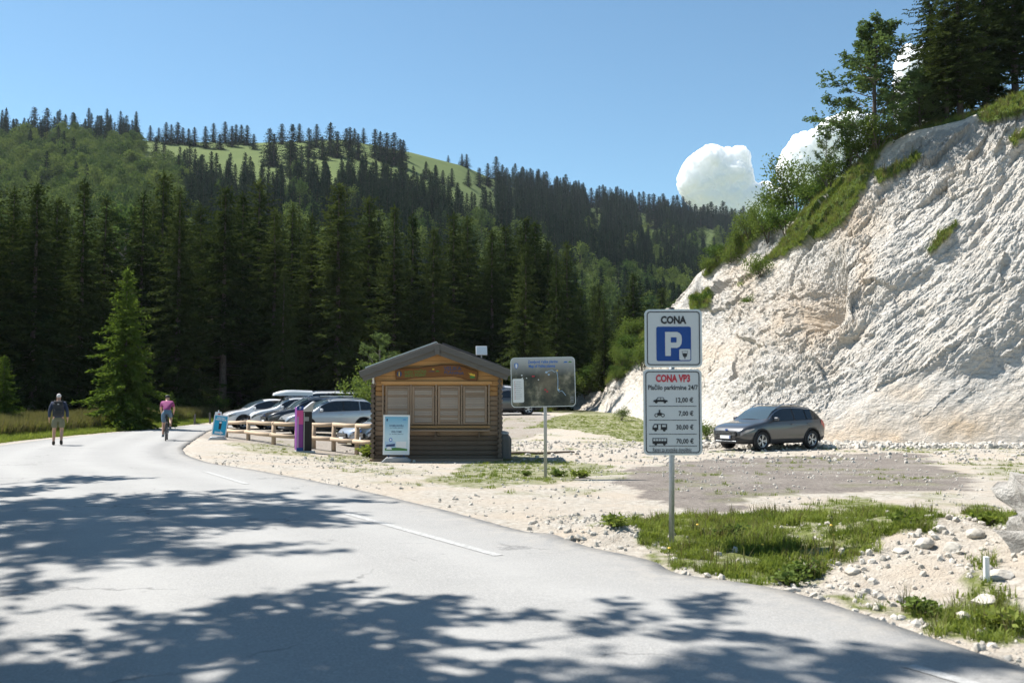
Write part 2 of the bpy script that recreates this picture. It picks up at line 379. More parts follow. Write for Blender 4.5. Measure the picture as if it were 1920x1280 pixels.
# ------------------------------------------------------------------ road
NA = 30
t = NT('asphalt'); pos = t.coord()
a1 = t.noise(pos, 60, 3, 0.75); a2 = t.noise(pos, 0.45, 4, 0.6); a3 = t.noise(t.coord((1, 1, 1)), 4, 4, 0.7)
vo = t.n('TexVoronoi'); vo.inputs['Scale'].default_value = 85; t.l(pos, vo.inputs['Vector'])
c = t.ramp(a1, [(0.25, (0.20, 0.198, 0.19)), (0.5, (0.30, 0.297, 0.288)), (0.78, (0.42, 0.414, 0.40))])
c = t.mix(t.math('MULTIPLY', a2, 0.5), c, (0.26, 0.258, 0.25)); c = t.mix(t.math('MULTIPLY', t.ramp(vo.outputs['Color'], [(0.7, (0, 0, 0)), (0.95, (1, 1, 1))]), 0.4), c, (0.48, 0.46, 0.43))
ed = t.math('MULTIPLY', t.attr('edge'), t.math('ADD', 0.3, t.math('MULTIPLY', a3, 1.0), True))
c = t.mix(t.math('MULTIPLY', ed, 0.75), c, (0.12, 0.12, 0.118)); c = t.mix(t.math('MULTIPLY', t.attr('seam'), t.math('MULTIPLY', a3, 0.8)), c, (0.13, 0.13, 0.13))
c = t.mix(t.math('MULTIPLY', t.attr('dust'), t.ramp(a3, [(0.35, (0, 0, 0)), (0.7, (1, 1, 1))])), c, (0.55, 0.5, 0.43))
lane = t.attr('lane'); c = t.mix(t.math('MULTIPLY', lane, 0.30), c, (0.40, 0.395, 0.38))
cv = t.n('TexVoronoi', feature='DISTANCE_TO_EDGE'); cv.inputs['Scale'].default_value = 0.42; wz = t.n('VectorMath', operation='MULTIPLY_ADD'); wq = t.n('TexNoise'); wq.inputs['Scale'].default_value = 1.3; wq.inputs['Detail'].default_value = 5; t.l(pos, wq.inputs['Vector']); t.l(wq.outputs['Color'], wz.inputs[0]); wz.inputs[1].default_value = (1.4, 1.4, 1.4); t.l(pos, wz.inputs[2]); t.l(wz.outputs[0], cv.inputs['Vector'])
ck = t.math('MULTIPLY', t.ramp(cv.outputs['Distance'], [(0.0, (1, 1, 1)), (0.012, (0, 0, 0))]), t.ramp(a2, [(0.5, (0, 0, 0)), (0.6, (1, 1, 1))])); c = t.mix(t.math('MULTIPLY', ck, 0.65), c, (0.10, 0.10, 0.10))
pt_ = t.ramp(t.noise(pos, 1.1, 5, 0.7), [(0.5, (0, 0, 0)), (0.72, (1, 1, 1))]); c = t.mix(t.math('MULTIPLY', pt_, 0.22), c, (0.20, 0.20, 0.195))
M['asphalt'] = t.pbr(c, 0.85, normal=t.bump(t.math('ADD', a1, t.math('MULTIPLY', a3, 0.3)), 0.5, 0.012), spec=0.25)
ss = np.linspace(0, 1, NA)
RX = RR[:, None, 0] + (RL[:, None, 0] - RR[:, None, 0]) * ss[None]; RY = RR[:, None, 1] + (RL[:, None, 1] - RR[:, None, 1]) * ss[None]
RZ = gz(RX, RY) + 0.018 + 0.03 * np.sin(np.pi * ss)[None]
wd = np.hypot(*(RR - RL).T)[:, None]; de = np.minimum(ss, 1 - ss)[None] * wd
VX = np.concatenate([RX[:, :1], RX, RX[:, -1:]], 1); VY = np.concatenate([RY[:, :1], RY, RY[:, -1:]], 1); VZ = np.concatenate([RZ[:, :1] - 0.14, RZ, RZ[:, -1:] - 0.14], 1)
k = NA + 2; I = np.arange(NR * k).reshape(NR, k)
F = np.stack([I[:-1, :-1], I[1:, :-1], I[1:, 1:], I[:-1, 1:]], -1).reshape(-1, 4)
me = mesh_np('road', np.c_[VX.ravel(), VY.ravel(), VZ.ravel()], F, M['asphalt'], smooth=True)
edge = np.exp(-de / 0.28); edge = np.concatenate([edge[:, :1], edge, edge[:, -1:]], 1); attr(me, 'edge', edge)
seam = np.exp(-((ss[None] * wd - 0.75) / 0.2) ** 2) * sstep(23, 27, RY) * sstep(50, 40, RY); attr(me, 'seam', np.concatenate([seam[:, :1], seam, seam[:, -1:]], 1))
ln_ = ss[None] * wd; ln_ = np.exp(-((ln_ - 1.5) / .35) ** 2) + np.exp(-((ln_ - 3.0) / .35) ** 2) + np.exp(-((ln_ - 4.6) / .35) ** 2); attr(me, 'lane', np.concatenate([ln_[:, :1], ln_, ln_[:, -1:]], 1))
du = np.exp(-ss[None] * wd / 0.35) * 0.6; attr(me, 'dust', np.concatenate([du[:, :1], du, du[:, -1:]], 1))
road = tag(link('road', me), 'pale grey worn asphalt road curving away to the left', kind='structure')
t = NT('faded_paint'); nz = t.noise(t.coord(), 18, 4, 0.75)
M['paint'] = t.pbr(t.mix(t.ramp(nz, [(0.4, (0, 0, 0)), (0.6, (1, 1, 1))]), (0.30, 0.30, 0.29), (0.43, 0.43, 0.42)), 0.8)
for (p0, p1) in (((640, 965), (935, 1048)), ((385, 887), (462, 911)), ((1705, 1257), (1850, 1300))):
    a, b = G(*p0), G(*p1); a = np.array(a[:2]); b = np.array(b[:2]); d = (b - a); L_ = np.hypot(*d); d /= L_; nn = np.array([-d[1], d[0]]) * 0.055
    vs, fs = [], []
    for i in range(25):
        p = a + d * L_ * i / 24
        for q in (p - nn, p + nn):
            # height of the cambered road sheet at this spot
            j = np.argmin(np.hypot(RR[:, 0] - q[0], RR[:, 1] - q[1])); f = np.hypot(*(RR[j] - q)) / wd[j, 0]
            vs.append((q[0], q[1], float(gz(*q)) + 0.018 + 0.03 * math.sin(math.pi * f) + 0.005))
        if i: k = 2 * i; fs.append((k - 2, k - 1, k + 1, k))
    me = mesh_np('edge_line', np.array(vs), np.array(fs), M['paint']); link('edge_line', me, road)

# ------------------------------------------------------------------ white limestone cutting on the right
CB = np.array([(4.6, 90), (5.5, 82), (6.2, 75), (6.8, 68), (7.2, 62), (7.7, 56), (8.2, 51), (8.8, 47.5), (9.8, 44.6), (11.6, 43), (14.6, 41.8), (18, 41), (22.5, 40.2), (30, 38), (44, 34), (60, 29)], float)
_ct = [(1098, 742, 92), (1150, 705, 87), (1215, 622, 81), (1268, 575, 76), (1308, 515, 71), (1370, 468, 67), (1428, 428, 64), (1490, 415, 61), (1550, 372, 58), (1640, 292, 55.5), (1720, 246, 54), (1820, 226, 52.5), (1925, 182, 51.5), (2150, 110, 50), (2600, 0, 46), (3400, -150, 41)]
CT = np.array([((p - CX) / FPX * d, d, CAMH + d * ray(960, q)[2] / ray(960, q)[1]) for p, q, d in _ct])
NS, NT_, NC = 900, 240, 40
u = np.linspace(0, len(CB) - 1, NS)
def sm(A):
    q = np.arange(len(A)); o = np.stack([np.interp(u, q, A[:, i]) for i in range(A.shape[1])], 1); kk = np.hanning(31); kk /= kk.sum()
    for i in range(o.shape[1]): o[:, i] = np.convolve(np.r_[np.full(15, o[0, i]), o[:, i], np.full(15, o[-1, i])], kk, 'valid')
    return o
B2, T3 = sm(CB), sm(CT); B3 = np.c_[B2, gz(B2[:, 0], B2[:, 1]) - 0.15]
tt = np.linspace(0, 1, NT_)[None, :, None]
S_ = B3[:, None] + (T3 - B3)[:, None] * tt
tz = np.linspace(0, 1, NT_); prof = np.where(tz < 0.2, tz * 0.8, 0.16 + (tz - 0.2) * 1.05); S_[:, :, 2] = B3[:, None, 2] + (T3[:, None, 2] - B3[:, None, 2]) * prof[None]
du_ = np.gradient(S_, axis=0); dv_ = np.gradient(S_, axis=1); Nn = np.cross(du_, dv_); Nn /= np.linalg.norm(Nn, axis=2, keepdims=True)
if Nn[NS // 2, NT_ // 2, 1] > 0: Nn = -Nn
arc = np.r_[0, np.cumsum(np.linalg.norm(np.diff(B3, axis=0), axis=1))][:, None] * np.ones((1, NT_)); hgt_ = np.linalg.norm(S_ - S_[:, :1], axis=2)
A_, H_ = arc, hgt_; DX, DY = (A_ + H_) * 0.7, (H_ - A_) * 0.7          # strata run diagonally
ridge = lambda a, b, o, s: 1 - np.abs(2 * fbm(a, b, o, s) - 1)
def facets(x, y, sc, seed):
    """broken rock: every cell is a tilted plane"""
    x = x * sc; y = y * sc; ix, iy = np.floor(x), np.floor(y); best = np.full(x.shape, 9.0); out = np.zeros(x.shape)
    for a in (-1, 0, 1):
        for b in (-1, 0, 1):
            cx, cy = ix + a, iy + b; qx = cx + _hash(cx, cy, seed); qy = cy + _hash(cx, cy, seed + 1); d = np.hypot(x - qx, y - qy); k = d < best; best = np.where(k, d, best)
            v = (_hash(cx, cy, seed + 2) - 0.5) + (x - qx) * (_hash(cx, cy, seed + 3) - 0.5) * 1.6 + (y - qy) * (_hash(cx, cy, seed + 4) - 0.5) * 1.6; out = np.where(k, v, out)
    return out
WX, WY = DX + 0.6 * (fbm(DX, DY, 3, 281) - 0.5), DY + 0.6 * (fbm(DX, DY, 3, 291) - 0.5)
rough = 0.35 + 0.95 * sstep(0.35, 0.65, fbm(A_ * 0.13, H_ * 0.16, 3, 295))
disp = 1.9 * (fbm(A_ * 0.11, H_ * 0.09, 3, 201) - 0.5) + 0.45 * (ridge(DX * 0.10, DY * 0.30, 4, 211) - 0.7) + 0.22 * (ridge(DX * 0.5, DY * 1.3, 4, 221) - 0.6)
disp = disp + rough * (0.38 * facets(WX * 0.55, WY, 0.55, 601) + 0.13 * facets(WX * 0.6, WY, 1.5, 611) + 0.085 * facets(WX * 0.7, WY, 3.4, 621)) + 0.04 * (rng.uniform(0, 1, DX.shape) - 0.5) * (0.4 + rough)
disp = disp + 0.13 * (fbm(A_ * 2.2, H_ * 2.6, 4, 231) - 0.5) + 0.10 * (ridge(DX * 0.5, DY * 4.2, 3, 271) - 0.6)
fade = sstep(0, 0.12, tt[..., 0]); talus = sstep(0.28, 0.1, tt[..., 0] + 0.25 * (fbm(A_ * 0.25, H_ * 0.25, 3, 241) - 0.5))
disp = disp * (fade * 0.95 + 0.05) * (1 - 0.75 * talus) + 0.12 * (fbm(A_ * 1.5, H_ * 1.5, 4, 251) - 0.5)
SX, SY, SZ = S_[..., 0], S_[..., 1], S_[..., 2]; PX, PY = proj(SX, SY, SZ)
hol = np.exp(-(((PX - 1560 + 0.35 * (PY - 530)) / 42) ** 2 + ((PY - 545) / 48) ** 2)); hol = hol * sstep(1592, 1574, PX)
disp = disp - 3.0 * hol
dsm = sstep(1.0, 0.93, tt[..., 0]); S2 = S_ + Nn * (disp * (0.12 + 0.88 * dsm))[..., None]
# turf cap behind the brink
rows = []
for q in np.linspace(0, 1, NC + 1)[1:]:
    o = T3 + (S2[:, -1] - T3) * (1 - q)[None] if False else S2[:, -1] * (1 - min(1, q * 6)) + T3 * min(1, q * 6)
    dist = 26 * q ** 1.5; r = o + np.c_[np.full(NS, 0.55 * dist), np.full(NS, 0.83 * dist), np.full(NS, 0.0)]
    r[:, 2] += 0.36 * dist * (1 - 0.35 * q) * sstep(10, 19, T3[:, 0]) - 0.25 * dist * sstep(12, 8, T3[:, 0]) + 0.7 * (fbm(r[:, 0] * 0.4, r[:, 1] * 0.4, 3, 261) - 0.5) * min(1, q * 8); rows.append(r)
CAP = np.stack(rows, 1); ALL = np.concatenate([S2, CAP], 1); NV = NT_ + NC
def px_poly(PX, PY, poly, j=10, seed=300, f=0.045):
    return in_poly(PX + j * 2 * (fbm(PX * f, PY * f, 3, seed) - 0.5), PY + j * 2 * (fbm(PX * f, PY * f, 3, seed + 5) - 0.5), poly)
APX, APY = proj(ALL[..., 0], ALL[..., 1], ALL[..., 2])
turf = np.zeros(APX.shape); turf[:, NT_ + 1:] = 1
TURF = [[(1690, 245), (1654, 290), (1636, 334), (1610, 385), (1575, 430), (1535, 458), (1483, 472), (1422, 502), (1385, 545), (1452, 474), (1509, 404), (1545, 378), (1615, 303), (1650, 260)],
        [(1590, 285), (1610, 298), (1540, 372), (1500, 398), (1450, 438), (1420, 440), (1500, 365)],
        [(1420, 425), (1440, 430), (1400, 470), (1345, 510), (1320, 520), (1330, 490), (1380, 450)], [(1295, 560), (1345, 540), (1330, 575), (1300, 590)],
        [(1085, 735), (1120, 690), (1180, 620), (1215, 600), (1215, 670), (1150, 715), (1110, 735)],
        [(1735, 470), (1795, 410), (1800, 425), (1745, 480)], [(1640, 330), (1720, 290), (1730, 300), (1650, 350)], [(1830, 220), (1925, 170), (1925, 215), (1850, 235)], [(1895, 270), (1925, 240), (1925, 262), (1905, 280)]]
for i, p in enumerate(TURF): turf = np.maximum(turf, px_poly(APX, APY, p, 9, 300 + i * 11))
turf[:, :4] = 0
ALL = ALL + np.concatenate([Nn, np.repeat(Nn[:, -1:], NC, 1)], 1) * (0.22 * turf * (np.arange(NV) < NT_)[None])[..., None]
och = np.zeros(APX.shape)
for (cx_, cy_, rx_, ry_, w_) in ((1515, 600, 70, 60, .8), (1620, 500, 18, 60, .6), (1600, 420, 40, 40, .7), (1350, 660, 60, 30, .5), (1620, 820, 160, 30, .9), (1800, 800, 130, 35, .9), (1700, 740, 60, 20, .5), (1400, 530, 40, 40, .6), (1250, 700, 60, 40, .4)):
    och = np.maximum(och, w_ * np.exp(-(((APX - cx_) / rx_) ** 2 + ((APY - cy_) / ry_) ** 2)))
och = och * (0.4 + 1.2 * fbm(APX * 0.05, APY * 0.05, 3, 330))
grey = np.zeros(APX.shape)
for p in ([(1640, 350), (1700, 265), (1820, 225), (1925, 190), (1925, 225), (1860, 260), (1780, 300), (1700, 330)], [(1430, 430), (1460, 440), (1430, 480), (1405, 470)], [(1270, 580), (1320, 515), (1330, 540), (1290, 580)]):
    grey = np.maximum(grey, px_poly(APX, APY, p, 14, 350))
I = np.arange(NS * NV).reshape(NS, NV)
F = np.stack([I[:-1, :-1], I[1:, :-1], I[1:, 1:], I[:-1, 1:]], -1).reshape(-1, 4)
t = NT('limestone'); pos = t.coord()
r1 = t.noise(pos, 0.5, 5, 0.6); mp_ = t.n('Mapping'); mp_.inputs['Rotation'].default_value = (0, math.radians(40), 0); mp_.inputs['Scale'].default_value = (.55, 1, 1.9); t.l(pos, mp_.inputs[0]); r2 = t.noise(mp_.outputs[0], 4.2, 7, 0.72); r3 = t.noise(mp_.outputs[0], 16, 4, 0.7)
vo = t.n('TexVoronoi', feature='DISTANCE_TO_EDGE'); vo.inputs['Scale'].default_value = 1.3
wn = t.n('TexNoise'); wn.inputs['Scale'].default_value = 2.2; wn.inputs['Detail'].default_value = 4; t.l(pos, wn.inputs['Vector']); wv = t.n('VectorMath', operation='MULTIPLY_ADD'); t.l(wn.outputs['Color'], wv.inputs[0]); wv.inputs[1].default_value = (0.9, 0.9, 0.9); t.l(pos, wv.inputs[2]); t.l(wv.outputs[0], vo.inputs['Vector'])
c = t.ramp(r2, [(0.30, (0.34, 0.31, 0.27)), (0.47, (0.57, 0.535, 0.48)), (0.70, (0.69, 0.665, 0.62))])
c = t.mix(t.math('MULTIPLY', t.ramp(r1, [(0.45, (0, 0, 0)), (0.7, (1, 1, 1))]), 0.45), c, (0.62, 0.53, 0.42))
c = t.mix(t.math('MULTIPLY', t.attr('ochre'), r2), c, (0.60, 0.42, 0.24)); c = t.mix(t.math('MULTIPLY', t.attr('grey'), t.math('ADD', r2, 0.2, True)), c, (0.30, 0.30, 0.285))
c = t.mix(t.math('MULTIPLY', t.ramp(vo.outputs['Distance'], [(0.0, (1, 1, 1)), (0.04, (0, 0, 0))]), 0.1), c, (0.36, 0.32, 0.28))
gfac = t.math('MULTIPLY', t.attr('turf'), t.ramp(r2, [(0.2, (0.5, 0.5, 0.5)), (0.4, (1, 1, 1))]))
tc = t.ramp(t.noise(pos, 1.6, 4, 0.7), [(0.3, (0.07, 0.075, 0.03)), (0.5, (0.10, 0.15, 0.035)), (0.75, (0.16, 0.20, 0.06))])
c = t.mix(gfac, c, tc)
spk = t.ramp(t.noise(mp_.outputs[0], 9, 5, 0.75), [(0.56, (0, 0, 0)), (0.66, (1, 1, 1))]); c = t.mix(t.math('MULTIPLY', spk, t.math('MULTIPLY', t.ramp(r1, [(0.4, (0.15, 0.15, 0.15)), (0.6, (1, 1, 1))]), t.math('SUBTRACT', 0.6, t.math('MULTIPLY', t.attr('turf'), 0.6)))), c, (0.30, 0.27, 0.24))  # dirt-coloured dark speckle paints the shade of small crevices into the rock colour
hh = t.math('ADD', t.math('MULTIPLY', r2, 1.0), t.math('ADD', t.math('MULTIPLY', r3, 0.35), t.ramp(vo.outputs['Distance'], [(0.0, (0, 0, 0)), (0.12, (0.12, 0.12, 0.12))])))
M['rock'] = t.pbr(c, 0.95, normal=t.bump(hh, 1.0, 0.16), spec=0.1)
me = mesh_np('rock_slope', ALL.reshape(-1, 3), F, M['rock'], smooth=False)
attr(me, 'turf', turf); attr(me, 'ochre', och); attr(me, 'grey', grey)
tag(link('rock_slope', me), 'steep white limestone cutting with ochre stains and a turf brink', kind='structure')
def cliff_at(px, py):
    """surface point of the cutting seen at a photo pixel"""
    d2 = (APX - px) ** 2 + (APY - py) ** 2; i, j = np.unravel_index(np.argmin(d2 + (ALL[..., 1] > 85) * 1e6), d2.shape); return ALL[i, j]

# ------------------------------------------------------------------ wooded hill behind
HU = np.array([-420, -300, -150, 0, 150, 300, 480, 640, 760, 870, 960, 1100, 1250, 1400, 1550, 1750, 2000, 2300], float)      # photo column
HY = np.array([262, 262, 258, 262, 256, 266, 268, 262, 284, 312, 352, 380, 405, 432, 458, 500, 560, 640], float)               # crest row
HD = np.array([430, 430, 440, 450, 460, 470, 480, 500, 530, 570, 620, 690, 770, 850, 920, 980, 1000, 1000], float)             # crest distance
NU, NW = 150, 90
uu = np.linspace(HU[0], HU[-1], NU); cy_ = np.interp(uu, HU, HY); cd = np.interp(uu, HU, HD)
cx3 = (uu - CX) / FPX * cd; cz3 = CAMH + cd * np.array([ray(960, q)[2] / ray(960, q)[1] for q in cy_])
w = np.linspace(0, 1.5, NW); b0 = np.interp(uu, [-420, 0, 900, 1200, 1500, 2300], [100, 100, 112, 130, 170, 260])
WD = np.where(w[None] <= 1, b0[:, None] + (cd - b0)[:, None] * w[None], cd[:, None] + (w[None] - 1) * 700)
pz = np.where(w <= 1, np.minimum(w, 1) ** 1.22, 1 + 0.25 * np.maximum(w - 1, 0) - 2.2 * np.maximum(w - 1, 0) ** 1.6)
HX = (uu[:, None] - CX) / FPX * WD; HZ = 0.3 + cz3[:, None] * pz[None] + 7 * (fbm(HX * 0.012, WD * 0.012, 3, 400) - 0.5) * (np.minimum(w, 1) * (1 - np.minimum(w, 1)) * 4)[None]
HZ[:, 0] -= 3
def hill_pt(px, wv):
    i = (px - uu[0]) / (uu[-1] - uu[0]) * (NU - 1); j = wv / 1.5 * (NW - 1); i0 = np.clip(np.floor(i).astype(int), 0, NU - 2); j0 = np.clip(np.floor(j).astype(int), 0, NW - 2); fi, fj = i - i0, j - j0
    g = lambda A: A[i0, j0] * (1 - fi) * (1 - fj) + A[i0 + 1, j0] * fi * (1 - fj) + A[i0, j0 + 1] * (1 - fi) * fj + A[i0 + 1, j0 + 1] * fi * fj
    return g(HX), g(WD), g(HZ)
I = np.arange(NU * NW).reshape(NU, NW); F = np.stack([I[:-1, :-1], I[1:, :-1], I[1:, 1:], I[:-1, 1:]], -1).reshape(-1, 4)
t = NT('meadow'); pos = t.coord(); m1 = t.noise(pos, 0.05, 5, 0.65); m2 = t.noise(pos, 0.6, 4, 0.7)
c = t.mix(m2, t.ramp(m1, [(0.35, (0.09, 0.125, 0.035)), (0.6, (0.13, 0.165, 0.05))]), (0.085, 0.12, 0.036)); c = t.mix(t.math('MULTIPLY', t.ramp(m2, [(0.62, (0, 0, 0)), (0.8, (1, 1, 1))]), 0.4), c, (0.2, 0.19, 0.11))
M['meadow'] = t.pbr(c, 0.95, spec=0.1)
me = mesh_np('hill', np.c_[HX.ravel(), WD.ravel(), HZ.ravel()], F, M['meadow'], smooth=True)
tag(link('hill', me), 'rounded hill with a green pasture along its crest', kind='structure')
# ------------------------------------------------------------------ vegetation
M['needle'] = foliage('spruce_needles', (0.020, 0.036, 0.015), (0.082, 0.105, 0.034), 0.3, 0.8)
M['needle_young'] = foliage('young_spruce_needles', (0.055, 0.095, 0.022), (0.15, 0.21, 0.045), 0.45, 1.2)
M['needle_far'] = foliage('hill_spruce_needles', (0.014, 0.030, 0.023), (0.034, 0.056, 0.036), 0.2, 0.15, 0.6)
M['leaf'] = foliage('beech_leaves', (0.045, 0.085, 0.022), (0.10, 0.155, 0.045), 0.35, 0.8)
M['leaf_far'] = foliage('hill_beech_leaves', (0.050, 0.088, 0.034), (0.135, 0.175, 0.060), 0.35, 0.12, 1.1)
M['leaf_bush'] = foliage('shrub_leaves', (0.07, 0.115, 0.028), (0.17, 0.22, 0.065), 0.35, 1.5)
M['grass'] = foliage('grass_blades', (0.10, 0.15, 0.028), (0.28, 0.32, 0.09), 0.42, 1.1)
M['drygrass'] = foliage('tall_dry_grass', (0.10, 0.11, 0.04), (0.22, 0.19, 0.10), 0.3, 1.1)
t = NT('bark'); nz = t.noise(t.coord((6, 6, 1.2)), 2.0, 5, 0.7)
M['bark'] = t.pbr(t.ramp(nz, [(0.3, (0.06, 0.048, 0.04)), (0.7, (0.17, 0.14, 0.12))]), 0.95, normal=t.bump(nz, 0.7, 0.03), spec=0.1)
t = NT('pale_bark'); nz = t.noise(t.coord((5, 5, 1.5)), 2.0, 5, 0.7)
M['bark_pale'] = t.pbr(t.ramp(nz, [(0.3, (0.12, 0.105, 0.09)), (0.7, (0.28, 0.26, 0.23))]), 0.9, spec=0.1)

def norm(A): return A / np.maximum(np.linalg.norm(A, axis=-1, keepdims=True), 1e-9)
def blades(P, D, L, W, r):
    """diamond shaped leaves: base P, direction D, length L, width W; returns V, F"""
    n = len(P); S = norm(np.cross(D, norm(r.normal(size=(n, 3))))); L = np.broadcast_to(L, n)[:, None]; W = np.broadcast_to(W, n)[:, None]
    mid = P + D * L * 0.45
    V = np.stack([P, mid + S * W * 0.5, P + D * L, mid - S * W * 0.5], 1).reshape(-1, 3); F = np.arange(4 * n).reshape(n, 4); return V, F
def cat(parts):
    V, F, b = [], [], 0
    for v, f in parts: V.append(v); F.append(f + b); b += len(v)
    return np.concatenate(V), np.concatenate(F)
def tube_np(pts, rad, n=6):
    pts = np.asarray(pts, float); k = len(pts); T = norm(np.gradient(pts, axis=0)); a = np.where(np.abs(T[:, 2:3]) < 0.9, [[0, 0, 1.0]], [[1.0, 0, 0]]); U = norm(np.cross(T, a)); Wv = np.cross(T, U)
    an = 2 * np.pi * np.arange(n) / n; R = np.asarray(rad, float)[:, None, None]
    V = (pts[:, None] + R * (U[:, None] * np.cos(an)[None, :, None] + Wv[:, None] * np.sin(an)[None, :, None])).reshape(-1, 3)
    I = np.arange(k * n).reshape(k, n); F = np.stack([I[:-1], np.roll(I[:-1], -1, 1), np.roll(I[1:], -1, 1), I[1:]], -1).reshape(-1, 4); return V, F

def spruce(seed, H, R, c0=0.1, step=0.38, nb=7, bl=0.50, dens=0.17, nblade=4, mat='needle', dead=True, wmul=0.32, pw=0.8):
    r = np.random.default_rng(seed); z = c0 * H; Z, A, LL = [], [], []; az_w = r.uniform(0.75, 1.2, 12)
    while z < H * 0.985:
        rel = (z - c0 * H) / (H * (1 - c0)); lm = R * (1 - rel) ** pw * (0.6 + 0.4 * min(1, rel * 7)) + 0.12
        k = max(3, int(nb * (0.55 + 0.45 * (1 - rel)) + r.uniform(0, 1.5))); a0 = r.uniform(0, 6.28)
        for q in range(k):
            a = a0 + 6.283 * q / k + r.normal(0, 0.35); A.append(a); Z.append(z + r.uniform(-.15, .15) * step * 2)
            LL.append(lm * r.uniform(0.55, 1.12) * az_w[int(a / 6.2832 * 12) % 12])
        z += step * r.uniform(0.7, 1.3) * (0.6 + 0.4 * (1 - rel))
    Z, A, LL = np.array(Z), np.array(A), np.array(LL); rel = (Z - c0 * H) / (H * (1 - c0))
    n = np.maximum(3, (LL / dens).astype(int)); bi = np.repeat(np.arange(len(Z)), n); s = np.concatenate([np.linspace(0.05, 1, m) for m in n])
    sl = np.interp(rel, [0, 0.5, 0.85, 1], [-0.30, -0.08, 0.35, 0.9]) + r.normal(0, 0.09, len(Z))
    Lb, Ab = LL[bi], A[bi] + r.normal(0, 0.03, len(bi)); zz = Z[bi] + Lb * (sl[bi] * s - 0.42 * s ** 2 + 0.26 * s ** 3)
    P = np.c_[np.cos(Ab) * s * Lb, np.sin(Ab) * s * Lb, zz]
    P = np.repeat(P, nblade, 0); a = np.repeat(Ab, nblade); ss_ = np.repeat(s, nblade); m = len(P)
    side = r.choice([-1, 1], m) * r.uniform(0.2, 1.25, m) * (1 - 0.5 * (ss_ > 0.9)); pitch = r.normal(-0.35, 0.35, m) + 0.25 * (ss_ > 0.85)
    D = np.c_[np.cos(a + side) * np.cos(pitch), np.sin(a + side) * np.cos(pitch), np.sin(pitch)]
    tz_ = np.clip(np.repeat(rel[bi], nblade), 0, 1); ks = 0.58 + 0.42 * (1 - tz_ ** 1.5); V, F = blades(P, D, bl * r.uniform(0.55, 1.3, m) * (1.15 - 0.4 * ss_) * ks, bl * wmul * ks, r)
    tip = blades(np.c_[np.zeros((10, 2)), H * np.linspace(0.95, 0.99, 10)], norm(np.c_[r.normal(0, .35, (10, 2)), np.ones(10)]), bl * 1.0, bl * 0.3, r)
    crown = mesh_np('crown', *cat([(V, F), tip]), M[mat])
    tp = [tube_np([(r.normal(0, .02) * H * 0.1 * q, 0, q * H * 0.97 - 0.3 * (q == 0)) for q in np.linspace(0, 1, 7)], H * 0.0125 * (1 - np.linspace(0, 0.95, 7)) + 0.015, 8)]
    if dead:
        for _ in range(26):
            zq = r.uniform(0.08, max(0.3, c0 + 0.15)) * H; aq = r.uniform(0, 6.28); l = r.uniform(0.5, 1.0) * R * 0.7
            tp.append(tube_np([(0, 0, zq), (math.cos(aq) * l * .5, math.sin(aq) * l * .5, zq - 0.02 * l), (math.cos(aq) * l, math.sin(aq) * l, zq - 0.25 * l)], [0.035, 0.022, 0.008], 3))
    trunk = mesh_np('trunk', *cat(tp), M['bark'], smooth=True); return trunk, crown
def one_mesh(name, trunk, crown):
    """a small far tree as a single mesh"""
    out = []
    for me in (trunk, crown):
        V = np.empty(len(me.vertices) * 3, np.float32); me.vertices.foreach_get('co', V); F = np.empty(len(me.polygons) * 4, np.int32); me.polygons.foreach_get('vertices', F); out.append((V.reshape(-1, 3), F.reshape(-1, 4)))
    V, F = cat(out); return mesh_np(name, V, F, [trunk.materials[0], crown.materials[0]], [0] * len(out[0][1]) + [1] * len(out[1][1]))
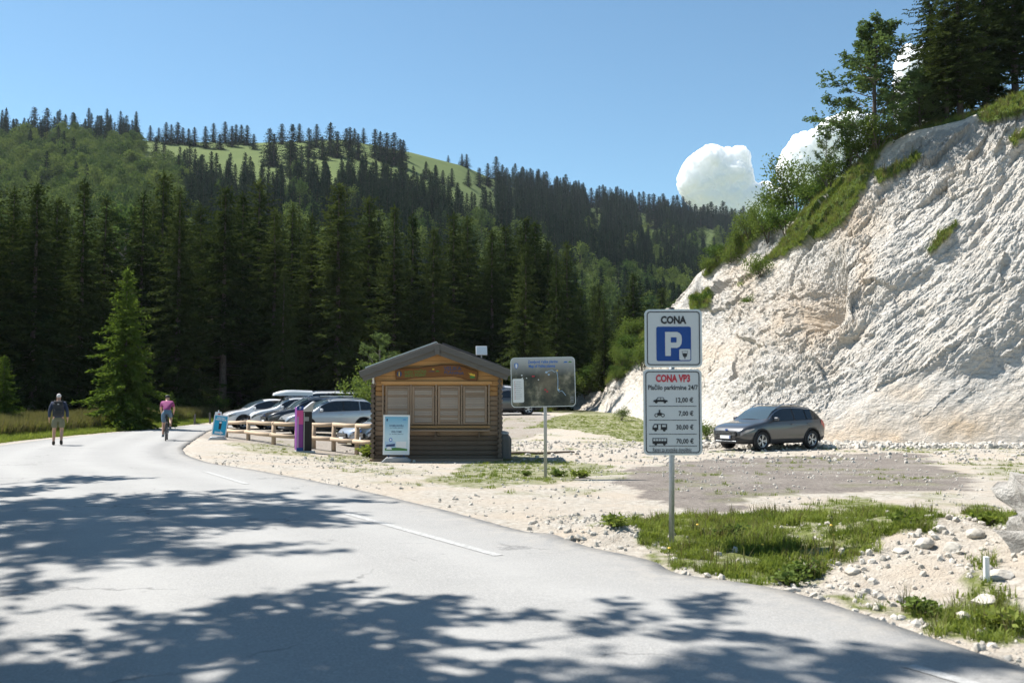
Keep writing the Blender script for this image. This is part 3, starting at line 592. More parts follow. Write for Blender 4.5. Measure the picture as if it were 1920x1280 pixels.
def beech(seed, H, R, c0=0.25, n1=15, n2=7, n3=5, nl=26, leaf=0.13, mat='leaf', up=0.55, bark='bark_pale', cone=False):
    r = np.random.default_rng(seed); wood_, P, D = [], [], []
    lean = r.normal(0, 0.03, 2); tr = np.array([(lean[0] * H * q ** 2, lean[1] * H * q ** 2, H * 0.93 * q - 0.3 * (q == 0)) for q in np.linspace(0, 1, 9)])
    wood_.append(tube_np(tr, H * 0.017 * (1 - 0.9 * np.linspace(0, 1, 9)) + 0.015, 8))
    def curve(p, d, L, bend, k=5):
        pts = [p]; d = d / np.linalg.norm(d)
        for _ in range(k):
            d = d + np.array([0, 0, bend]) / k + r.normal(0, 0.10, 3); d = d / np.linalg.norm(d); pts.append(pts[-1] + d * L / k)
        return np.array(pts), d
    for i in range(n1):
        q = c0 + (0.97 - c0) * (i + r.uniform(0, .9)) / n1; base = np.array([np.interp(q, np.linspace(0, 1, 9), tr[:, j]) for j in range(3)])
        rel = (q - c0) / (1 - c0); a = i * 2.4 + r.normal(0, 0.3); L1 = R * (0.45 + 0.75 * math.sin(math.pi * min(1, (rel * 0.85 + 0.16)) ** 0.8)) * r.uniform(.8, 1.15)
        if cone: L1 = R * (1.12 - .85 * rel) * r.uniform(.85, 1.15) * (.7 + .3 * min(1, rel * 5))
        el = 0.15 + up * rel + 0.35 * rel ** 3
        d = np.array([math.cos(a) * math.cos(el), math.sin(a) * math.cos(el), math.sin(el)]); pl, _ = curve(base, d, L1, 0.15)
        wood_.append(tube_np(pl, np.linspace(0.05, 0.012, 6) * H / 12, 4))
        for j in range(n2):
            f = 0.2 + 0.8 * (j + r.uniform(0, .8)) / n2; b = np.array([np.interp(f, np.linspace(0, 1, 6), pl[:, k]) for k in range(3)]); aa = a + r.choice([-1, 1]) * r.uniform(.4, 1.2) * (1 - .5 * (f > .9)); ee = el * 0.5 + r.normal(0.05, 0.3)
            p2, _ = curve(b, np.array([math.cos(aa) * math.cos(ee), math.sin(aa) * math.cos(ee), math.sin(ee)]), L1 * r.uniform(.25, .5) * (1.15 - .5 * f), 0.1, 4); wood_.append(tube_np(p2, np.linspace(.016, .005, 5) * H / 12, 3))
            for k in range(n3):
                g = 0.25 + 0.75 * (k + r.uniform(0, .8)) / n3; b3 = np.array([np.interp(g, np.linspace(0, 1, 5), p2[:, m]) for m in range(3)]); a3 = aa + r.uniform(-1.3, 1.3); e3 = r.normal(-0.05, 0.35); L3 = L1 * r.uniform(.10, .2) + 0.15
                d3 = np.array([math.cos(a3) * math.cos(e3), math.sin(a3) * math.cos(e3), math.sin(e3)]); u_ = r.uniform(0.05, 1, nl)[:, None]
                pp = b3 + d3 * L3 * u_ + r.normal(0, 0.07, (nl, 3)) * (0.4 + leaf * 3); P.append(pp); D.append(norm(d3 * 0.7 + r.normal(0, 0.65, (nl, 3)) * np.array([1, 1, .6])))
    P, D = np.concatenate(P), np.concatenate(D); m = len(P)
    V, F = blades(P, D, leaf * r.uniform(.7, 1.3, m), leaf * 0.62, r)
    return mesh_np('trunk', *cat(wood_), M[bark], smooth=True), mesh_np('crown', V, F, M[mat])
def blob(seed, H, R, n=900, leaf=0.6, mat='leaf_far', lumps=16, c0=0.15):
    """a far broadleaved crown: leaf clumps spread over uneven lobes"""
    r = np.random.default_rng(seed); P, D = [], []
    for i in range(lumps):
        q = r.uniform(0, 1); a = r.uniform(0, 6.28); rr = R * math.sqrt(r.uniform(0, 1)) * 0.75 * math.sin(math.pi * (0.2 + 0.75 * q)); c = np.array([math.cos(a) * rr, math.sin(a) * rr, H * (c0 + 0.12 + (0.78 - c0) * q)])
        lr = R * r.uniform(.3, .5) * (1.1 - .4 * q); k = n // lumps; d = norm(r.normal(size=(k, 3))); P.append(c + d * lr * r.uniform(.6, 1.1, (k, 1)) * np.array([1, 1, .85])); D.append(norm(d * 0.6 + r.normal(0, .6, (k, 3))))
    P, D = np.concatenate(P), np.concatenate(D); V, F = blades(P, D, leaf * r.uniform(.6, 1.3, len(P)), leaf * .7, r)
    return mesh_np('trunk', *tube_np([(0, 0, -.5), (0, 0, H * .35), (0, 0, H * .7)], [H * .018, H * .014, .05], 5), M['bark']), mesh_np('crown', V, F, M[mat])
def bush(seed, h, rad, n=1600, leaf=0.11, mat='leaf_bush', stems=7):
    r = np.random.default_rng(seed); P, D, wd_ = [], [], []
    for i in range(stems):
        a = r.uniform(0, 6.28); k = rad * r.uniform(.2, .85); top = np.array([math.cos(a) * k, math.sin(a) * k, h * r.uniform(.55, 1)]); pts = np.array([(0, 0, -.1), tuple(top * np.array([.35, .35, .5])), tuple(top)]); wd_.append(tube_np(pts, [.03, .02, .006], 4))
        m = n // stems; u_ = r.uniform(.15, 1, m)[:, None]; base = pts[1] * (1 - u_) + pts[2] * u_; P.append(base + r.normal(0, 1, (m, 3)) * np.array([rad * .22, rad * .22, h * .12]) * (1.2 - .6 * u_)); D.append(norm(r.normal(0, .8, (m, 3)) + np.array([0, 0, .5])))
    P, D = np.concatenate(P), np.concatenate(D); P[:, 2] = np.maximum(P[:, 2], .02); V, F = blades(P, D, leaf * r.uniform(.6, 1.4, len(P)), leaf * .55, r)
    return mesh_np('stem', *cat(wd_), M['bark']), mesh_np('foliage', V, F, M[mat])
def plant(name, parts, loc, rz, sc, label, cat_, group=None, names=('trunk', 'crown')):
    e = empty(name, loc, rz, label, cat_, group); e.scale = (sc, sc, sc) if not isinstance(sc, tuple) else sc
    for nm, me in zip(names, parts): link(nm, me, e)
    return e

# near spruces -----------------------------------------------------------------
SPR = [spruce(11, 20, 4.0, 0.06, pw=0.75), spruce(12, 20, 3.5, 0.20, pw=0.7), spruce(13, 20, 4.4, 0.10, step=0.40), spruce(14, 20, 3.4, 0.04, pw=0.9), spruce(15, 20, 3.8, 0.28, pw=0.7), spruce(16, 20, 4.2, 0.08, step=0.35, pw=0.7)]
YOUNG = [spruce(21, 8, 2.3, 0.0, step=0.24, nb=9, bl=0.34, dens=0.11, nblade=5, mat='needle_young', dead=False), spruce(22, 8, 2.1, 0.0, step=0.26, nb=9, bl=0.34, dens=0.12, nblade=5, mat='needle_young', dead=False)]
GRP = 'spruces of the forest edge'
FRONT = [(18, 352, 66), (62, 345, 63), (100, 372, 70), (150, 336, 66), (192, 368, 73), (262, 360, 72), (300, 322, 80), (332, 352, 70), (372, 384, 78), (418, 350, 72), (452, 362, 76), (482, 337, 82), (512, 392, 74), (545, 384, 80), (582, 402, 76), (632, 345, 74),
         (690, 371, 82), (738, 384, 78), (772, 402, 86), (812, 426, 80), (850, 398, 84), (876, 405, 90), (922, 430, 84), (948, 424, 92), (986, 408, 90), (1004, 416, 96), (1028, 452, 90), (1064, 452, 88), (1124, 532, 92), (1188, 512, 100), (1242, 540, 118), (-30, 330, 62), (-75, 350, 68), (1215, 575, 108), (1160, 560, 112)]
SPECIAL = {150: 'tall dark spruce rising above the walking hiker', 632: 'tall pointed spruce rising above the left half of the wooden kiosk roof', 1064: 'slender spruce standing just above the right edge of the map board',
           1124: 'short spruce in the gap between map board and price sign', 1188: 'spruce standing right beside the top left of the price sign', 482: 'tall spruce rising above the parked silver cars'}
def tree_at(px, top, d, k, label, sclx=1.0, name='spruce_tree', grp=GRP, protos=SPR, H0=20.0, catg='spruce'):
    x, y, z = at(px, d); H = (CAMH + d * ray(960, top)[2] / ray(960, top)[1]) - z; s = H / H0
    return plant(name, protos[k % len(protos)], (x, y, z), random.uniform(0, 6.28), (s * sclx, s * sclx, s), label, catg, grp)
LMK = [(-60, 'left of the picture edge'), (20, 'at the left picture edge'), (108, 'above the walking hiker'), (235, 'above the young bright spruce'), (312, 'above the cyclist'), (411, 'above the blue arrow board'), (490, 'above the white crossover'), (573, 'above the ticket machine'), (640, 'above the silver car'), (700, 'above the left kiosk eave'), (822, 'above the kiosk ridge'), (901, 'above the kiosk roof panel'), (955, 'above the right kiosk eave'), (1018, 'above the map board'), (1140, 'between map board and price sign'), (1240, 'above the price sign')]
seen_l = set()
for i, (px, top, d) in enumerate(FRONT):
    lk = min(LMK, key=lambda q: abs(q[0] - px)); others = [t_ for p_, t_, _ in FRONT if abs(p_ - px) < 60 and p_ != px]; hgt_w = 'taller' if all(top < t_ for t_ in others) else ('lower' if all(top > t_ for t_ in others) else 'middling')
    lb = SPECIAL.get(px) or '%s dark spruce at the forest front %s' % (hgt_w, lk[1])
    if lb in seen_l: lb = '%s dark front spruce a little %s of the one %s' % (hgt_w, 'right' if px > lk[0] else 'left', lk[1])
    if lb in seen_l: lb = lb.replace('a little', 'well')
    if lb in seen_l: lb = lb.replace('well', 'farther')
    seen_l.add(lb); tree_at(px, top, d, i * 5 + i // 6, lb, random.uniform(1.15, 1.5))
FT = np.array(sorted([(p, t_) for p, t_, _ in FRONT])); cnt = 0; used = [(at(p, d)[0], d) for p, _, d in FRONT]
while cnt < 56:
    d = random.uniform(72, 128); px = random.uniform(-160, 1150 if d < 105 else 1260); x = (px - CX) / FPX * d
    if min((x - a) ** 2 + (d - b) ** 2 for a, b in used) < 3.4 ** 2: continue
    used.append((x, d)); top = np.interp(px, FT[:, 0], FT[:, 1]) + random.uniform(8, 75)
    tree_at(px, top, d, random.randrange(6), 'dark spruce deeper in the forest behind the front rank', random.uniform(0.9, 1.15)); cnt += 1
tree_at(235, 508, 51, 0, 'young bright green spruce at the road verge right of the hiker', 1.0, 'young_spruce', None, YOUNG, 8.0)
tree_at(8, 668, 46, 1, 'small bright spruce cut by the left picture edge', 1.25, 'young_spruce', None, YOUNG, 8.0)
tree_at(322, 735, 55, 1, 'knee-high spruce seedling behind the cyclist', 1.0, 'young_spruce', None, YOUNG, 8.0)
tree_at(530, 500, 70, 3, 'small slender spruce in front of the forest above the parked cars', 1.1, 'spruce_tree', None)

# young broadleaves among the spruces and by the kiosk
M['leaf_brink'] = foliage('brink_beech_leaves', (0.055, 0.10, 0.04), (0.15, 0.20, 0.085), 0.42, 0.9)
BEECH_A = beech(33, 12, 4.4, 0.08, n1=34, n2=8, n3=5, nl=17, leaf=0.21, up=0.42, cone=True, mat='leaf_brink', bark='bark')
BEECH_B = beech(32, 10, 2.6, 0.12, n1=18, n2=6, n3=5, nl=20, leaf=0.17, up=0.8, mat='leaf_brink')
for px, top, d, lb in ((228, 392, 82, 'light green beech showing between dark spruces above the hiker'), (712, 628, 60, 'leafy young tree beside the left wall of the kiosk')):
    x, y, z = at(px, d); H = CAMH + d * ray(960, top)[2] / ray(960, top)[1] - z; s = H / 10
    plant('broadleaf_tree', BEECH_B, (x, y, z), 1.0, (s, s, s), lb, 'tree')

# trees on the brink of the cutting
def on_cliff(px, py): p = cliff_at(px, py); return (float(p[0]), float(p[1]), float(p[2]) - 0.15)
def cliff_tree(parts, H0, px, base, top, label, sx=1.0, rz=0.5, name='broadleaf_tree', catg='tree', grp=None):
    p = on_cliff(px, base); d = p[1]; s = ((base - top) / FPX * d) / H0; return plant(name, parts, p, rz, (s * sx, s * sx, s), label, catg, grp)
cliff_tree(BEECH_A, 12, 1640, 285, 22, 'large wind-swept beech on the brink of the white cutting', 1.15, 0.6)
cliff_tree(BEECH_B, 10, 1528, 330, 215, 'thin young tree standing against the cloud on the brink', 0.85, 0.2)
cliff_tree(SPR[3], 20, 1575, 312, 230, 'small spruce beside the thin young tree on the brink', 1.1, 0.2, 'spruce_tree', 'spruce')
for px, base, top, k, lb in ((1745, 225, -90, 0, 'leftmost of the tall spruces at the top right corner'), (1800, 215, -150, 2, 'second tall spruce at the top right corner'), (1850, 205, -190, 5, 'third tall spruce at the top right corner, in front of the others'), (1905, 190, -230, 1, 'rightmost tall spruce at the top right corner with a bare lower trunk'), (1775, 222, -20, 4, 'shorter spruce between the tall ones at the top right')):
    cliff_tree(SPR[k], 20, px, base, top, lb, 1.25, k * 1.3, 'spruce_tree', 'spruce', 'spruces at the top right corner')
for q, (px, base, top) in enumerate(((1985, 175, -200), (2060, 160, -200))):
    cliff_tree(SPR[q], 20, px, base, top, 'tall spruce just beyond the right picture edge', 1.2, q, 'spruce_tree', 'spruce', 'spruces beyond the right edge')
for px, base, top, k, lb in ((1690, 245, 150, 1, 'young beech in the gap between the large beech and the tall spruces'), (1725, 240, 120, 0, 'leafy undergrowth tree beneath the leftmost tall spruce'), (1870, 205, 130, 1, 'leafy undergrowth tree beneath the rightmost tall spruces')):
    cliff_tree((BEECH_A, BEECH_B)[k], (12, 10)[k], px, base, top, lb, 1.2, px)
# dead leaning stem
e = empty('dead_stem', on_cliff(1820, 212), 0, 'pale dead stem leaning at the foot of the top right spruces', 'dead tree')
link('trunk', mesh_np('trunk', *tube_np([(0, 0, -.3), (.25, .1, 1.5), (.75, .2, 3.2)], [.06, .045, .015], 6), M['bark_pale']), e); link('branch', mesh_np('branch', *cat([tube_np([(.3, .1, 1.8), (.1, 0, 2.3), (-.2, 0, 2.5)], [.025, .015, .006], 4), tube_np([(.5, .15, 2.4), (.9, .2, 2.7)], [.02, .006], 4)]), M['bark_pale']), e)

BUSH = [bush(41, 1.6, 1.2), bush(42, 1.2, 1.1, mat='leaf'), bush(43, 2.0, 1.3, n=2000)]
BG = 'shrubs along the brink of the cutting'
for i, (px, py, hp) in enumerate(((1650, 285, 60), (1620, 300, 55), (1590, 310, 45), (1550, 345, 60), (1515, 365, 55), (1490, 400, 70), (1455, 400, 60), (1475, 440, 60), (1440, 455, 50), (1500, 350, 45), (1530, 395, 40), (1410, 450, 40), (1385, 470, 38), (1350, 490, 36), (1370, 500, 34), (1335, 515, 30), (1680, 262, 45), (1700, 250, 40), (1425, 520, 40), (1320, 572, 30), (1395, 545, 36), (1405, 580, 26))):
    p = on_cliff(px, py); s = 1.25 * hp / FPX * p[1] / 1.6; plant('shrub', BUSH[i % 3], p, i * 1.7, s, 'green shrub on the grassy brink of the white cutting', 'shrub', BG, ('stem', 'foliage'))
for i in range(26):
    px = 1092 + 120 * random.random(); py = np.interp(px, [1090, 1215], [745, 690]) - random.uniform(0, 1) * np.interp(px, [1090, 1215], [15, 85]); p = on_cliff(px, py); s = random.uniform(30, 52) / FPX * p[1] / 1.6
    plant('shrub', BUSH[i % 3], p, i * 1.1, s, 'bright shrub on the slope between map board and price sign', 'shrub', 'shrubs on the slope left of the price sign', ('stem', 'foliage'))
for px, py, d, hp, lb in ((1326, 782, 43.5, 42, 'round shrub at the foot of the cutting beside the price sign'), (1165, 762, 58, 26, 'small shrub on the pale bank left of the price sign'), (684, 760, 57, 60, 'leafy shrub behind the silver car at the kiosk corner'), (697, 745, 58, 95, 'tall leafy shrub against the kiosk left wall')):
    x, y, z = at(px, d); s = hp / FPX * d / 1.6; plant('shrub', BUSH[2 if hp > 50 else 0], (x, y, z), px, s, lb, 'shrub', None, ('stem', 'foliage'))
for px, py, lb in ((1465, 305, 'a'), ):
    pass
for i, px in enumerate((560, 610, 395, 345, 655, 250, 120)):
    x, y, z = at(px, 69 + i % 3); plant('shrub', BUSH[1], (x, y, z), i, 1.2, 'shaded shrub on the forest floor behind the car park', 'shrub', 'shrubs on the forest floor', ('stem', 'foliage'))

# shade trees left of the camera: their shadow falls over the road
SHADE = [beech(51, 17, 4.6, 0.44, n1=16, n2=8, n3=6, nl=46, leaf=0.20), beech(52, 17, 4.4, 0.46, n1=15, n2=8, n3=6, nl=46, leaf=0.20)]
for i, (x, y, k, s, lb) in enumerate(((-8.2, 6.9, 0, 1.0, 'leafy beech left of the frame shading the near road'), (-15.9, 17.4, 1, 1.0, 'leafy beech left of the frame shading the far road edge'), (-11.0, 6.0, 1, 1.02, 'leafy beech beside the camera shading the bottom left corner'), (-7.2, 5.0, 0, 0.95, 'leafy beech behind the camera shading the bottom of the road'))):
    plant('broadleaf_tree', SHADE[k], (x, y, float(gz(x, y))), 0.7 + i * 2.1, s, lb, 'tree', 'shade trees left of the road')

# hill forest ------------------------------------------------------------------
FARS = [one_mesh('spruce_tree', *spruce(60 + i, 20, (4.2, 3.7, 4.7, 4.0)[i], 0.03, step=0.75, nb=7, bl=1.0, dens=0.5, nblade=3, mat='needle_far', dead=False, wmul=0.42, pw=(0.75, 0.65, 0.85, 0.7)[i])) for i in range(4)]
FARB = [one_mesh('beech_tree', *blob(70 + i, 13, (5.0, 4.3, 5.6)[i], lumps=18)) for i in range(3)]
MEADOW = [(262, 262), (330, 262), (480, 266), (640, 250), (765, 284), (870, 312), (935, 352), (925, 385), (875, 385), (830, 345), (760, 335), (700, 318), (640, 330), (560, 318), (510, 350), (470, 320), (400, 330), (340, 292), (300, 300), (262, 290)]
GAPS = [MEADOW, [(1100, 372), (1135, 380), (1130, 400), (1105, 396)], [(1190, 395), (1240, 408), (1238, 430), (1195, 418)], [(1300, 425), (1345, 435), (1340, 462), (1305, 450)]]
RIDGE = []                                                         # single trees one can tell apart along the crest: column, foot row, top row
for s_ in '18,268,222 52,262,200 76,264,202 98,272,236 126,262,210 142,268,232 152,275,235 176,264,216 165,282,240 216,270,224 232,268,232 250,283,238 273,262,232 289,256,229 303,270,228 313,264,230 325,270,228 335,268,238 346,272,240 357,274,238 378,278,236 393,262,225 405,280,250 415,268,227 428,275,235 436,270,232 446,268,233 457,272,234 470,280,250 284,300,255 300,310,268 500,310,240 508,312,250 523,270,231 543,300,232 556,266,231 540,330,262 575,295,240 589,276,232 600,300,255 615,292,229 628,296,245 645,276,240 652,292,238 661,270,240 678,268,238 668,300,250 700,296,241 710,302,246 722,306,248 736,310,248 748,312,260 754,300,262 839,292,278 865,312,288 874,312,286 797,336,302 815,340,308 829,345,318 846,350,315 877,350,318 898,352,314 914,350,306 930,336,290 942,336,300 950,340,306 966,344,297 980,352,308 995,354,310 1010,358,312 1025,362,318 1045,364,325 1062,366,320 1080,368,330 1095,372,335'.split():
    RIDGE.append(tuple(float(v) for v in s_.split(',')))
x_ = 1110.0
while x_ < 1420:
    b = np.interp(x_, HU, HY) + random.uniform(-2, 12); RIDGE.append((x_, b, b - random.uniform(34, 50))); x_ += random.uniform(5, 11)
def hill_hit(px, py):
    ww = np.linspace(0.45, 1.0, 220); X, Y, Z = hill_pt(np.full(220, px), ww); q = proj(X, Y, Z)[1]; j = int(np.argmin(np.abs(q - py))); return X[j], Y[j], Z[j]
for i, (px, b, tp) in enumerate(RIDGE):
    X, Y, Z = hill_hit(px, b); H = max(4.0, (b - tp) / FPX * Y * 1.02); o = link('spruce_tree', FARS[i % 4], None, (X, Y, Z - 0.3), (0, 0, i * 2.3)); s = H / 20; o.scale = (s * random.uniform(1.5, 2.0), s * random.uniform(1.5, 2.0), s)
    if px == 839: tag(o, 'lone tiny spruce standing alone on the bare crest of the hill', 'spruce', 'spruces on the hill crest')
    else:
        lk = min(LMK, key=lambda q: abs(q[0] - px))[1]; wh = 'wooded hill crest' if px < 260 else ('pasture skyline of the hill' if px < 960 and b < np.interp(px, HU, HY) + 12 else ('pasture slope below the hill skyline' if px < 960 else 'descending hill crest'))
        tag(o, '%s dark spruce on the %s %s' % ('taller' if b - tp > 50 else 'shorter', wh, lk if px < 1300 else 'near the clouds'), 'spruce', 'spruces on the hill crest')
pts = {0: [], 1: []}; N0 = 15000
hp = rng.uniform(-330, 1800, N0); hw = rng.uniform(0.0, 1.02, N0) ** 0.8
X, Y, Z = hill_pt(hp, np.clip(hw, 0, 1.02)); QX, QY = proj(X, Y, Z)
keep = rng.uniform(0, 1, N0) < (Y / 620) ** 1.0
gap = np.zeros(N0, bool)
for g in GAPS: gap |= in_poly(QX, QY, g) | in_poly(QX, QY - 26, g) | ((rng.uniform(0, 1, N0) < 0.55) & in_poly(QX, QY - 48, g))
nearcrest = (hw > 0.93) & (hp > 255) & (hp < 960); keep &= ~gap & ~nearcrest & ~((hw > 0.90) & (hp < 260) & (rng.uniform(0, 1, N0) < 0.6))
con = fbm(X * 0.02, Y * 0.02, 3, 500) * 0.9 + 0.05
con += 0.30 * (QY < 340) + 0.46 * (QX > 340) * (QY < 450) + 0.15 * (QX > 340) * (QY >= 450) + 0.06 - 0.34 * ((QX < 330) & (QY > 285)) - 0.10 * ((QX > 850) & (QY > 430)) + 0.25 * (hw > 0.9)
iscon = con + rng.normal(0, 0.16, N0) > 0.55
grid = {}
for i in np.argsort(Y):
    if not keep[i]: continue
    key = (int(X[i] / 4.6), int(Y[i] / 4.6))
    if key in grid: continue
    grid[key] = 1; pts[0 if iscon[i] else 1].append(i)
for kd, protos, nm, lb in ((0, FARS, 'hill_spruce_wood', 'mass of dark spruce forest covering the hillside'), (1, FARB, 'hill_beech_wood', 'mass of lighter green broadleaved wood on the hillside')):
    ix = np.array(pts[kd]); n = len(ix); sc_ = (rng.uniform(0.48, 0.86, n) if kd == 0 else rng.uniform(0.65, 1.15, n)) * (0.85 + 0.1 * hw[ix])
    scatter(nm, np.c_[X[ix], Y[ix], Z[ix] - 0.6], sc_, np.c_[np.zeros(n), np.zeros(n), rng.uniform(0, 6.28, n)], rng.integers(0, len(protos), n), protos, lb, 'forest')
    print(nm, n)
# ------------------------------------------------------------------ kiosk
M['wood_orange'] = wood('honey_timber', (0.54, 0.28, 0.11), (0.72, 0.42, 0.19))
M['wood_brown'] = wood('weathered_brown_timber', (0.30, 0.20, 0.13), (0.46, 0.34, 0.25))
M['wood_dark'] = wood('dark_weathered_timber', (0.11, 0.083, 0.063), (0.23, 0.175, 0.135))
M['wood_grey'] = wood('grey_roof_timber', (0.085, 0.08, 0.075), (0.23, 0.215, 0.20))
M['wood_slat'] = wood('pale_grey_slats', (0.36, 0.28, 0.22), (0.58, 0.48, 0.40))
M['wood_rail'] = wood('peeled_pale_rail', (0.50, 0.36, 0.24), (0.66, 0.52, 0.38))
M['plank'] = wood('carved_brown_plank', (0.20, 0.085, 0.030), (0.30, 0.14, 0.055))
M['plank_edge'] = plain('dark_carved_rim', (0.10, 0.045, 0.02), 0.8)
M['alu'] = plain('brushed_aluminium', (0.55, 0.56, 0.57), 0.35, 0.8, var=0.06)
M['steel'] = plain('galvanised_steel', (0.40, 0.42, 0.44), 0.45, 0.7, var=0.15, scale=25)
M['white'] = plain('white_plastic', (0.74, 0.75, 0.75), 0.5, var=0.05)
M['offwhite'] = plain('sign_white', (0.62, 0.63, 0.63), 0.55, var=0.04, scale=3)
M['black'] = plain('black_plastic', (0.018, 0.018, 0.02), 0.6)
M['ink'] = plain('black_print', (0.03, 0.03, 0.033), 0.6)
M['red'] = plain('red_print', (0.55, 0.03, 0.05), 0.55)
M['blue'] = plain('traffic_blue', (0.008, 0.062, 0.27), 0.5)
M['navy'] = plain('navy_paint', (0.035, 0.06, 0.15), 0.6)
M['green'] = plain('green_paint', (0.07, 0.22, 0.05), 0.6)
M['yellow'] = plain('yellow_paint', (0.75, 0.50, 0.06), 0.6)
M['grey'] = plain('grey_plastic', (0.30, 0.31, 0.32), 0.6)
def faces_cam(x, y): return math.atan2(-x, y) * 1.0              # turn about z so that local -y looks at the camera
KX, KY, KZ = at(819, 29.4)
kz0 = CAMH - (858 - 742) / FPX * 29.4
K = empty('kiosk', (KX, KY, min(KZ, kz0) + 0.0), 0.0, 'small wooden information kiosk with gabled grey roof and closed louvred shutters', 'kiosk')
PXM = FPX / 29.4
def kx(px): return (px - 819) / PXM
def kz(py): return (858 - py) / PXM
W2, DEP, LOGH = 1.80, 3.2, 0.145
roof_z = lambda x: kz(640) - 0.33 - abs(x - kx(822)) * (kz(640) - kz(688)) / 2.2      # underside of the roof over x
def log(L, h, d, bev=0.03):
    """squared log along x with chamfered edges"""
    p = [(-h / 2 + bev, -d / 2), (h / 2 - bev, -d / 2), (h / 2, -d / 2 + bev), (h / 2, d / 2 - bev), (h / 2 - bev, d / 2), (-h / 2 + bev, d / 2), (-h / 2, d / 2 - bev), (-h / 2, -d / 2 + bev)]
    b = MB(); n = 8; b.add([(-L / 2, y, z) for z, y in p] + [(L / 2, y, z) for z, y in p], [tuple(range(n))[::-1], tuple(range(n, 2 * n))] + [(i, (i + 1) % n, (i + 1) % n + n, i + n) for i in range(n)]); return b
me_log = {m_: log(2 * W2, LOGH - 0.004, 0.10).mesh('log', M[m_]) for m_ in ('wood_dark', 'wood_brown', 'wood_orange')}
me_side = log(DEP + 0.36, LOGH - 0.004, 0.12, 0.045).mesh('log', M['wood_dark'])
wall = link('front_wall', MB().box((0, 0.10, kz(706) / 2), (2 * W2 - 0.1, 0.06, kz(706))).mesh('front_wall', M['wood_dark']), K)
nl_ = int(2.30 / LOGH)
for i in range(nl_):
    z = LOGH * (i + 0.5) + 0.03; mt = 'wood_dark' if z < 0.80 else ('wood_brown' if z < 1.95 else 'wood_orange')
    link('log', me_log[mt], wall, (0, 0.02 + 0.006 * (i % 3), z))
# gable: horizontal boards cut to the roof line
sl_ = (kz(640) - kz(691)) / 2.2; apex = kz(640) - 0.06
gab = MB().prism([(-W2, 2.2), (W2, 2.2), (W2, 2.2), (kx(822) + (apex - 2.2) / sl_ * 0.0 + 0.02, apex - 0.02), (kx(822) - 0.02, apex - 0.02)], 0.05, 0.09).build('gable', M['wood_brown'], K)
zb = LOGH * nl_ + 0.035
while zb < apex - 0.1:
    z1 = min(zb + 0.148, apex - 0.03); h0, h1 = min(W2 + 0.1, (apex - zb) / sl_), min(W2 + 0.1, (apex - z1) / sl_)
    MB().prism([(kx(822) - h0, zb), (kx(822) + h0, zb), (kx(822) + h1, z1 - 0.006), (kx(822) - h1, z1 - 0.006)], -0.035 - 0.004 * (int(zb * 7) % 2), 0.04).build('gable_board', M['wood_orange'], gab, bevel=0.004); zb = z1
for sx in (-1, 1):
    sw = link('side_wall', MB().box((sx * (W2 + 0.03), DEP / 2, 1.25), (0.06, DEP - 0.2, 2.5)).mesh('side_wall', M['wood_dark']), K)
    for i in range(17):
        o = link('log', me_side, sw, (sx * (W2 + 0.06), DEP / 2 - 0.02 + random.uniform(-.015, .015), LOGH * (i + 0.5) + 0.10)); o.rotation_euler = (0, 0, math.pi / 2)
link('back_wall', MB().prism([(-W2, 0), (W2, 0), (W2, 2.45), (0, kz(640) - 0.35), (-W2, 2.45)], DEP - 0.08, DEP - 0.02).mesh('back_wall', M['wood_dark']), K)
MB().box((0.0, -0.05, 0.03), (2 * W2 + 0.3, 0.14, 0.09)).build('sill_beam', M['wood_brown'], K, bevel=0.01)
# roof: two slopes, barge boards, ridge block
rx, rz_ = kx(822), kz(640)
for sx, ex, ez in ((-1, kx(679), kz(692)), (1, kx(957), kz(690))):
    L_ = math.hypot(ex - rx, ez - rz_); ang = math.atan2(rz_ - ez, abs(ex - rx)); ux, uz = (ex - rx) / L_, (ez - rz_) / L_; nx_, nz_ = -uz * sx, ux * sx
    nx_, nz_ = (abs(uz) * sx, abs(ux))
    def slab(t0, t1, y0, y1, l0=0.0, l1=L_):
        b = MB(); vs = []
        for y in (y0, y1):
            for l, tq in ((l0, t0), (l1, t0), (l1, t1), (l0, t1)): vs.append((rx + ux * l + nx_ * tq, y, rz_ + uz * l + nz_ * tq))
        return b.add(vs, [(0, 1, 2, 3), (7, 6, 5, 4), (0, 4, 5, 1), (1, 5, 6, 2), (2, 6, 7, 3), (3, 7, 4, 0)])
    rs = slab(-0.05, 0.0, -0.30, DEP + 0.3).build('roof_slope', M['wood_grey'], K)
    slab(-0.30, -0.055, -0.40, -0.35).build('barge_board', M['wood_grey'], rs, bevel=0.008)
    slab(-0.16, 0.02, -0.455, -0.405, 0.0, L_ + 0.03).build('barge_board', M['wood_grey'], rs, bevel=0.008)
    nsh = 9
    for q in range(nsh): slab(0.004 + 0.004 * (q % 2), 0.032 + 0.004 * (q % 2), -0.40, DEP + 0.34, L_ * q / nsh + 0.003, L_ * (q + 1) / nsh + 0.0).build('roof_board', M['wood_grey'], rs)
    for q in range(3): slab(-0.19, -0.055, -0.34, 0.06, L_ * (0.28 + 0.3 * q), L_ * (0.28 + 0.3 * q) + 0.11).build('rafter_end', M['wood_brown'], rs)
    if sx < 0: slab(0.055, 0.085, -0.32, DEP - 0.4, 0.02, L_ * 0.93).build('solar_panel', M['alu'], K)
    else:
        slab(0.05, 0.085, -0.25, 1.6, L_ * 0.05, L_ * 0.52).build('roof_sheet', M['wood_grey'], K)
        slab(0.05, 0.07, 0.1, 1.7, L_ * 0.5, L_ * 0.86).build('roof_sheet', M['wood_grey'], K)
MB().box((rx, -0.43, rz_ - 0.16), (0.15, 0.12, 0.30)).build('ridge_block', M['wood_grey'], K, bevel=0.01)
